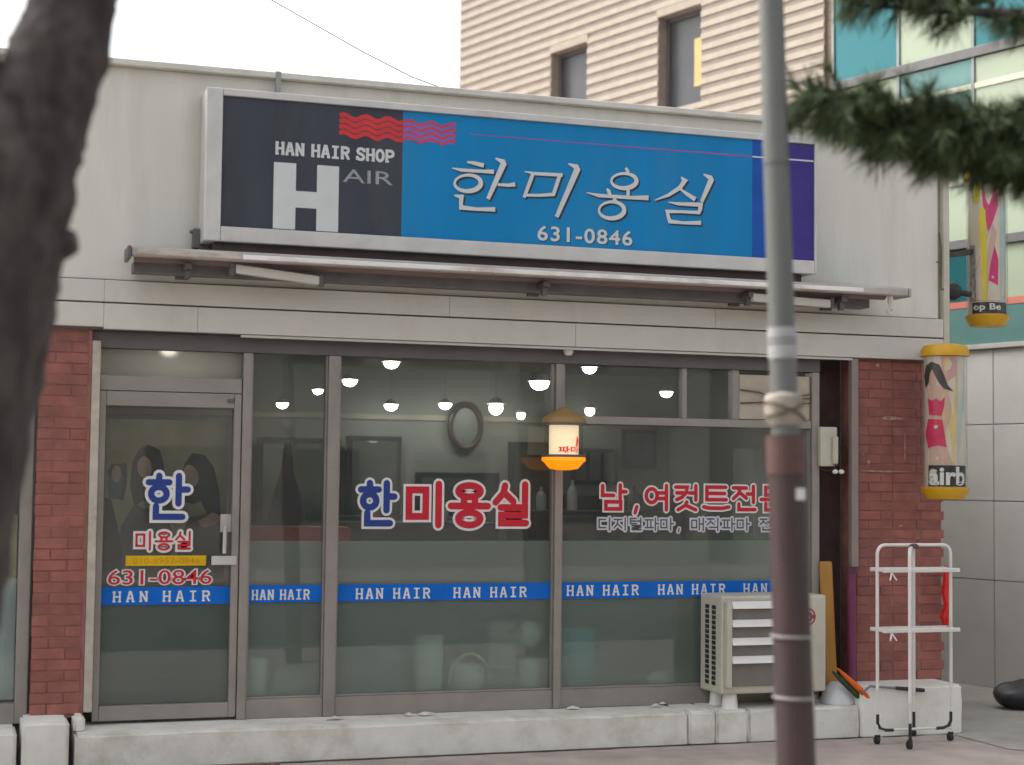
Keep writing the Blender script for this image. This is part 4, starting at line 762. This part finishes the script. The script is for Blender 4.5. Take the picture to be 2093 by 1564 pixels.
MB().lathe([(.075, .21), (.085, .58), (.001, .585)], (1.90, .17, 0), 18).build('narrow_bin', pw, smooth=True, label='narrow pale bin behind the frosted narrow pane', cat='bin')
MB().ellipsoid((2.12, .18, .36), (.12, .1, .15)).build('rag_bag', M('grey_green_cloth', (.28, .32, .28), .8), smooth=True, label='grey green bundle behind the frosted narrow pane', cat='bundle')
MB().ellipsoid((4.78, .17, .33), (.10, .09, .09)).build('white_bundle', pw2, smooth=True, label='small white bundle behind the frosted pane left of the air conditioner', cat='bundle')
box('low_shelf', M('shelf_grey', (.34, .36, .32), .6), (3.52, 3.72, .20, .32, .212, .78), None, label='greyish low shelf behind the frosted middle pane', cat='shelf', bevel=.01)
box('towel_box', M('towel_box_blue', (.06, .16, .24), .7), (2.55, 2.93, .24, .45, .212, .62), None, label='dark blue box behind the frosted middle pane', cat='box', bevel=.01)
box('trolley', M('trolley_dark', (.05, .055, .055), .6), (4.35, 4.95, .9, 1.3, .212, .80), None, label='dark trolley deep behind the frosted right pane', cat='trolley', bevel=.01)

# ------------------------------------------------------------------ buildings behind, along the lane
ang = R(17); Dv = Vector((-math.sin(ang), math.cos(ang), 0)); Nv = Vector((Dv.y, -Dv.x, 0)); P0 = Vector((8.603, 1.779, 0))   # s runs back along the wall, n away from the lane
def W(s, n, z): return tuple(P0+Dv*s+Nv*n+Vector((0, 0, z)))
class WB(MB):
    def wbox(s_, s0, s1, n0, n1, z0, z1):
        return s_.hexa([W(s0,n0,z0),W(s1,n0,z0),W(s1,n1,z0),W(s0,n1,z0),W(s0,n0,z1),W(s1,n0,z1),W(s1,n1,z1),W(s0,n1,z1)])
gb = thing('glass_building', 'teal glass building with grey stone panels across the lane', 'building', W(0, 0, 0))
def wb(name, mat, b, parent, bevel=0.0, **k): return WB().wbox(*b).build(name, mat, parent, bevel=bevel, **k)
PAN = M('grey_stone_panel', (.48, .465, .445), .6, var=.05, scale=3, dirt=(.40, .39, .37), dscale=2, damt=.35, rand=.03)
SF = -2.4
wb('core', M('joint_dark', (.10, .10, .10), .8), (SF+.02, 1.83, .03, 6, 0.0, 9.0), gb)
zs = [.0, .93, 1.62, 2.29, 2.955]; ss = [1.84, 1.30, .62, -.07, -.75, -1.43, -2.1, SF]
for i in range(4):
    for j in range(7): wb('stone_panel', PAN, (ss[j+1]+.004, ss[j]-.004, 0, .029, zs[i]+(.004 if i else .002), zs[i+1]-.004), gb, .003)
TEAL = M('teal_glass', (.03, .155, .175), .12, metal=.35, var=.06, scale=.8); TEALP = M('pale_teal_panel', (.13, .25, .24), .25, metal=.2, var=.05); CRM = M('lime_reflection', (.38, .435, .32), .3, var=.08, scale=.8)  # pale lime colour paints in the reflection of a cream building on the glass
GB = M('grey_mullion', (.15, .145, .145), .5, metal=.3)
wb('sill', M('sill_grey', (.40, .38, .36), .6), (SF, 1.84, -.03, .029, 2.957, 3.0), gb, .004)
wb('spandrel', TEALP, (SF, 1.84, 0, .028, 3.001, 3.335), gb); wb('stripe_band', M('salmon_band', (.52, .17, .13), .5), (SF, 1.84, -.004, .028, 3.336, 3.395), gb, label='salmon pink band')
rows = [(3.396, 3.87), (3.955, 4.75), (4.755, 5.58), (5.68, 6.9), (6.95, 8.9)]; cols = [1.83, 1.0, .13, -.75, -1.6, SF]
pal = {(0,0): TEAL, (0,1): TEAL, (0,2): CRM, (1,0): CRM, (1,1): CRM, (1,2): CRM, (2,0): CRM, (2,1): TEALP, (2,2): CRM, (3,0): TEAL, (3,1): CRM, (3,2): TEAL}
for i, (z0, z1) in enumerate(rows):
    for j in range(5): wb('pane', pal.get((i, j), TEAL), (cols[j+1]+.02, cols[j]-.02, .004, .028, z0, z1), gb, .002)
for i, (z0, z1) in enumerate(((3.871, 3.954), (5.585, 5.675), (6.901, 6.949))): wb('transom', GB, (SF, 1.84, -.03, .0285, z0, z1), gb, .004)
for c in cols: wb('mullion', M('slim_mullion', (.24, .27, .26), .5, metal=.3), (c-.018, c+.018, -.012, .0284, 3.396, 9.0), gb, .003)
for z in (5.30, 5.0, 4.45): wb('glazing_bar', M('cream_bar', (.60, .58, .46), .5), (-.70, 1.78, -.008, .003, z, z+.05), gb, .002)
m = WB(); m.wbox(SF-.03, SF, 0, 6, 0, 9.0); m.build('front_wall', PAN, gb)
wb('roof', COPE, (SF-.05, 1.86, -.05, 6.05, 9.001, 9.12), gb)
# tan building with banded brick courses
tb = thing('tan_building', 'tan brick building with striped courses and small windows behind the shop', 'building', W(5, 0, 0))
TA = M('tan_brick', (.30, .245, .215), .85, var=.12, scale=6, bump=.3, bscale=60, stretch=(1, 1, 2)); CR2 = M('cream_brick', (.44, .385, .315), .8, var=.08, scale=8, bump=.25, bscale=60)
WIN = [(5.76, 6.47, 6.28-.5, 6.91), (3.77, 4.48, 5.84, 6.91), (7.6, 8.1, 3.0, 3.9)]
S0, S1 = 1.96, 8.47; WT = .30
def cut_rects(z0, z1, holes):
    segs = [(S0, S1)]
    for (a, c, h0, h1) in holes:
        if z1 > h0+.001 and z0 < h1-.001:
            ns = []
            for (p, q) in segs:
                if c <= p or a >= q: ns.append((p, q)); continue
                if a > p: ns.append((p, a))
                if c < q: ns.append((c, q))
            segs = ns
    return segs
H2 = WIN[:2]
zlev = sorted({0.0, 12.0}|{h for w_ in H2 for h in w_[2:]})
m = WB()
for i in range(len(zlev)-1):
    for (p, q) in cut_rects(zlev[i], zlev[i+1], H2): m.wbox(p, q, .012, WT, zlev[i], zlev[i+1])
m.build('wall', TA, tb)
wb('rear_block', TA, (S0, S1, WT+.01, 7, 0, 12.0), tb); 
wb('end_pier', M('pier_brown', (.30, .22, .17), .85, var=.25, scale=6, stretch=(1, 1, 8)), (1.86, S0-.002, .05, 6.9, 0, 12.0), tb)
pitch = .123; z = 4.30
while z < 9.4:
    for (p, q) in cut_rects(z, z+.064, H2): wb('brick_course', CR2, (p+.001, q-.001, 0, .0118, z, z+.064), tb, .002)
    z += pitch
for (a, c, h0, h1) in H2:
    wb('lintel', M('lintel_tan', (.40, .34, .28), .8, var=.1), (a-.02, c+.02, -.004, .0115, h1+.002, h1+.09), tb, .003)
    f = WB(); f.wbox(a+.002, a+.05, .13, .19, h0, h1); f.wbox(c-.05, c-.002, .13, .19, h0, h1); f.wbox(a+.0505, c-.0505, .13, .19, h1-.05, h1); f.wbox(a+.0505, c-.0505, .13, .19, h0, h0+.05); f = f.build('window', ALUD, tb)
    wb('pane', M('dark_pane', (.07, .072, .08), .3, var=.2, scale=2), (a+.045, c-.045, .155, .165, h0+.045, h1-.045), f)
    wb('pane_edge', M('pale_teal_edge', (.34, .42, .42), .4), (a+.052, a+.10, .125, .152, h0+.05, h1-.05), f)
wb('yellow_panel', M('yellow_panel', (.58, .42, .17), .6), (3.80, 3.97, .09, .115, 6.05, 6.58), tb, .003, label='pale yellow panel in the right window')
wb('roof', COPE, (1.84, S1+.03, -.04, 7.0, 12.001, 12.15), tb)
# overhead cable
pts = [(-6, 4.2, 8.4)]+[(2.63+(.76)*i/8*1.0, .5, 4.748-.42*(i/8)+.19*(i/8)**2) for i in range(9)]+[(3.9, .45, 4.42), (4.2, .3, 4.11)]
MB().tube(pts[1:]+[], .004, 6).build('overhead_cable', RUBBER, smooth=True, label='thin black cable sagging from the sky to the shop roof', cat='cable') if False else None
cb = [Vector((-2.4, .6, 7.6)), Vector((-.2, .56, 6.2)), Vector((1.5, .52, 5.28)), Vector((2.63, .5, 4.748)), Vector((2.99, .5, 4.600)), Vector((3.39, .5, 4.49)), Vector((3.7, .48, 4.40)), Vector((4.0, .45, 4.10))]
MB().tube(cb[2:], .0030, 6).build('overhead_cable', RUBBER, smooth=True, label='thin black cable sagging down to the shop roof', cat='cable')
# houses across the street, mirrored in the shop glass
OPW = M('opposite_render', (.30, .285, .26), .8, var=.15, scale=.6); OPG = M('opposite_pane', (.05, .06, .07), .15)
for (x0, x1, h, lb) in ((-16, 1.5, 5.6, 'grey two-storey house across the street to the left'), (2.6, 15, 6.6, 'taller grey house across the street'), (16, 34, 5.2, 'low grey house across the street to the right')):
    t = thing('opposite_house', lb, 'house', ((x0+x1)/2, -22, 0)); box('wall', OPW, (x0, x1, -30, -21, 0, h), t, bevel=0)
    k = x0+.8
    while k < x1-1.6:
        for z0 in [q for q in (.9, 4.0, 7.0) if q+1.5 < h]: box('window', OPG, (k, k+1.5, -21.0+.002, -20.97, z0, z0+1.4), t, bevel=0)
        k += 2.6

# ------------------------------------------------------------------ street pole in the foreground
sp_ = thing('street_pole', 'grey steel street pole painted brown below, with white band', 'pole', (3.12, -5.0, -.004))
def pc(z): return Vector((3.119-.0390*z, -5.0, z))
GY = M('pole_grey', (.165, .17, .158), .55, metal=.2, var=.12, scale=4, dirt=(.13, .13, .12), dscale=5, damt=.4, stretch=(3, 3, .5)); BR = M('pole_brown', (.058, .041, .039), .6, var=.12, scale=5, dirt=(.12, .055, .05), dscale=4, damt=.4, stretch=(3, 3, .6))
MB().tube([pc(1.95), pc(2.6), pc(3.2), pc(4.2), pc(6.0)], [.0525, .051, .050, .048, .044], 24).build('upper_shaft', GY, sp_, smooth=True)
MB().tube([pc(-.004), pc(.8), pc(1.5), pc(1.9), pc(1.9495)], [.078, .075, .073, .072, .0715], 24).build('lower_shaft', BR, sp_, smooth=True)
MB().tube([pc(1.80), pc(1.945)], .0755, 24).build('red_sleeve', M('faded_red', (.115, .062, .055), .6, var=.2), sp_, smooth=True)
MB().tube([pc(2.245), pc(2.365)], .0555, 24).build('white_band', M('white_label', (.40, .40, .40), .6, var=.1, scale=20, stretch=(1, 1, 5)), sp_, smooth=True)
for z in (2.30, 2.318): MB().tube([pc(z), pc(z+.006)], .0562, 24).build('print_line', VGREY, sp_, smooth=True)
MB().tube([pc(3.0), pc(3.006)], .0530, 24).build('seam', ALUD, sp_, smooth=True)
wp = MB(); wp.tube([pc(1.985), pc(2.0), pc(2.06), pc(2.10), pc(2.11)], [.060, .070, .074, .070, .058], 20); wp.v = [tuple(Vector(p)+Vector((0, 0, 0))+.008*noise.noise_vector(Vector(p)*22)) for p in wp.v]
wp.build('cloth_wrap', M('pale_wrap', (.36, .325, .275), .85, var=.2, scale=14, bump=.4, bscale=40), sp_, smooth=True)
m = MB()
for (z, tz) in ((2.05, .03), (2.04, -.035)):
    q = pc(z); m.tube([(q.x+.078*math.cos(a), q.y+.078*math.sin(a), z+tz*math.cos(a)) for a in [i*2*math.pi/20 for i in range(21)]], .005, 6)
m.build('tie_wire', MATS['brown_wire'], sp_, smooth=True)
for z in (1.178, .946): q = pc(z); MB().tube([(q.x+.078*math.cos(a), q.y+.078*math.sin(a), z) for a in [i*2*math.pi/24 for i in range(25)]], .006, 6).build('wire_band', M('pale_wire', (.27, .255, .245), .5), sp_, smooth=True)
box('sticker', WHITE, (3.050, 3.090, -5.0752, -5.0700, 1.70, 1.745), sp_, bevel=0)

# ------------------------------------------------------------------ trees in the foreground
BARK = M('pine_bark', (.062, .050, .048), .95, var=.40, scale=14, bump=1.0, bscale=26, dirt=(.125, .10, .09), dscale=7, damt=.6, stretch=(1, 1, .38))
def limb(path, rads, name, parent, n=18, amp=.020, seed=0):
    P = [Vector(p) for p in path]; fine = []; fr_ = []
    for i in range(len(P)-1):
        for k in range(10): t_ = k/10; fine.append(P[i].lerp(P[i+1], t_)); fr_.append(rads[i]*(1-t_)+rads[i+1]*t_)
    fine.append(P[-1]); fr_.append(rads[-1]); m = MB(); m.tube(fine, fr_, n)
    c = [sum((Vector(m.v[i*n+j]) for j in range(n)), Vector())/n for i in range(len(fine))]
    for i in range(len(fine)):
        for j in range(n):
            v = Vector(m.v[i*n+j]); d = (v-c[i]).normalized(); q = v*9+Vector((seed, 0, 0))
            v += d*(amp*noise.noise(q)+amp*.7*noise.noise(q*2.7)-amp*.8*abs(noise.noise(Vector((q.x*3, q.y*3, q.z*1.1))))); m.v[i*n+j] = tuple(v)
    return m.build(name, BARK, parent, smooth=True)
NEED = M('pine_needles', (.095, .13, .058), .55, var=.45, scale=5, spec=.3)
def needles(b, c, d, ln, n, rng, wd=.0016):
    d = d.normalized()
    for _ in range(n):
        v = Vector((rng.gauss(0, 1), rng.gauss(0, 1), rng.gauss(0, 1))).normalized(); v = (d*1.0+v*.75).normalized()
        l = ln*rng.uniform(.7, 1.15); s = c-d*rng.uniform(0, .05); sd_ = v.cross(Vector((rng.gauss(0, 1), rng.gauss(0, 1), rng.gauss(0, 1)))).normalized()*wd
        mid = s+v*l*.55+Vector((0, 0, -.004)); e = s+v*l+Vector((0, 0, -.014))
        o = len(b.v); b.v += [tuple(s-sd_), tuple(s+sd_), tuple(mid+sd_), tuple(mid-sd_), tuple(e)]; b.f += [(o, o+1, o+2, o+3), (o+3, o+2, o+4)]
lt = thing('pine_tree', 'dark leaning forked tree trunk in the left foreground', 'tree', (.0, -5.5, -.004))
tk = limb([(-.30,-5.5,-.10),(-.19,-5.5,.6),(-.10,-5.5,1.35),(-.03,-5.5,1.85),(.035,-5.5,2.25),(.10,-5.5,2.65),(.17,-5.5,2.88)], [.30,.265,.25,.245,.24,.235,.19], 'trunk', lt, 48)
limb([(.13,-5.5,2.70),(.235,-5.5,2.95),(.300,-5.5,3.15),(.375,-5.5,3.55),(.52,-5.45,4.3)], [.20,.160,.138,.120,.09], 'fork_limb', lt, 36, seed=3)
limb([(.02,-5.5,2.72),(-.06,-5.5,2.98),(-.14,-5.5,3.25),(-.32,-5.55,3.7),(-.6,-5.6,4.5)], [.20,.165,.140,.12,.08], 'fork_limb', lt, 36, seed=5)
limb([(.20,-5.52,2.44),(.30,-5.56,2.47),(.335,-5.57,2.475)], [.06,.05,.035], 'stub', lt, 12, .008, seed=8)
rng = random.Random(3)
def crown(tree, branches, subs, per, name='crown', ln=.10):
    b_ = MB(); tw = MB()
    for (p0, p1, sag, wid) in branches:
        p0, p1 = Vector(p0), Vector(p1); L_ = (p1-p0).length; ax = (p1-p0).normalized(); n = int(subs*L_)
        for k in range(n):
            t_ = rng.random(); c = p0.lerp(p1, t_)+Vector((0, 0, -sag*math.sin(t_*math.pi)*.5))
            pd = Vector((rng.gauss(0, 1), rng.gauss(0, 1), rng.gauss(-.15, .8))); pd = (pd-ax*pd.dot(ax)).normalized()
            dr = (ax*rng.uniform(.4, 1.1)+pd).normalized(); L2 = wid*rng.uniform(.5, 1.7)*(1-.35*t_)
            e = c+dr*L2+Vector((0, 0, -L2*.12)); tw.tube([c, c.lerp(e, .6)+Vector((0, 0, .008)), e], [.005, .004, .002], 5, False)
            m_ = max(2, int(L2/.030))
            for q in range(m_):
                f_ = (q+1)/m_; needles(b_, c.lerp(e, f_), dr+Vector((0, 0, rng.uniform(-.25, .12))), ln*(.75 if q < m_-1 else 1.1), per if q < m_-1 else int(per*1.8), rng)
    tw.build('twigs', BARK, tree, smooth=True, kind='stuff'); return b_.build(name, NEED, tree, kind='stuff')
crown(lt, [((.52,-5.45,4.2),(1.2,-5.0,4.6),.05,.16), ((-.6,-5.6,4.4),(-1.5,-5.3,4.8),.05,.16), ((.5,-5.45,4.3),(.1,-6.2,4.9),.05,.16)], 28, 14)
rt = thing('pine_tree', 'green pine with drooping needle branch in the upper right foreground', 'tree', (5.6, -5.1, -.004))
limb([(5.65,-5.1,-.10),(5.6,-5.1,1.0),(5.52,-5.1,2.2),(5.5,-5.1,3.4),(5.55,-5.1,4.8)], [.17,.15,.135,.12,.09], 'trunk', rt, 18, seed=11)
limb([(5.5,-5.1,3.0),(4.9,-5.05,3.05),(4.2,-5.0,3.12),(3.6,-5.0,3.20),(3.25,-5.0,3.23)], [.05,.038,.028,.016,.008], 'branch', rt, 10, .004, seed=12)
limb([(5.52,-5.1,3.7),(4.8,-5.0,3.75),(4.1,-4.95,3.72),(3.4,-4.9,3.70)], [.05,.036,.022,.008], 'branch', rt, 10, .004, seed=13)
crown(rt, [((5.35,-5.05,3.08),(3.16,-5.0,3.30),.02,.15), ((5.2,-5.0,3.10),(3.28,-5.05,3.19),.05,.13), ((4.6,-4.9,3.15),(3.20,-4.85,3.33),.02,.12), ((4.6,-5.1,3.06),(3.6,-5.15,3.22),.0,.15), ((4.8,-5.0,3.05),(3.7,-4.95,3.13),.0,.10), ((4.35,-5.0,3.16),(4.12,-5.1,3.34),.0,.09),
           ((4.9,-4.95,3.76),(4.05,-4.92,3.73),.02,.08), ((4.0,-4.95,3.76),(3.38,-4.9,3.74),.02,.08)], 95, 19, ln=.10)
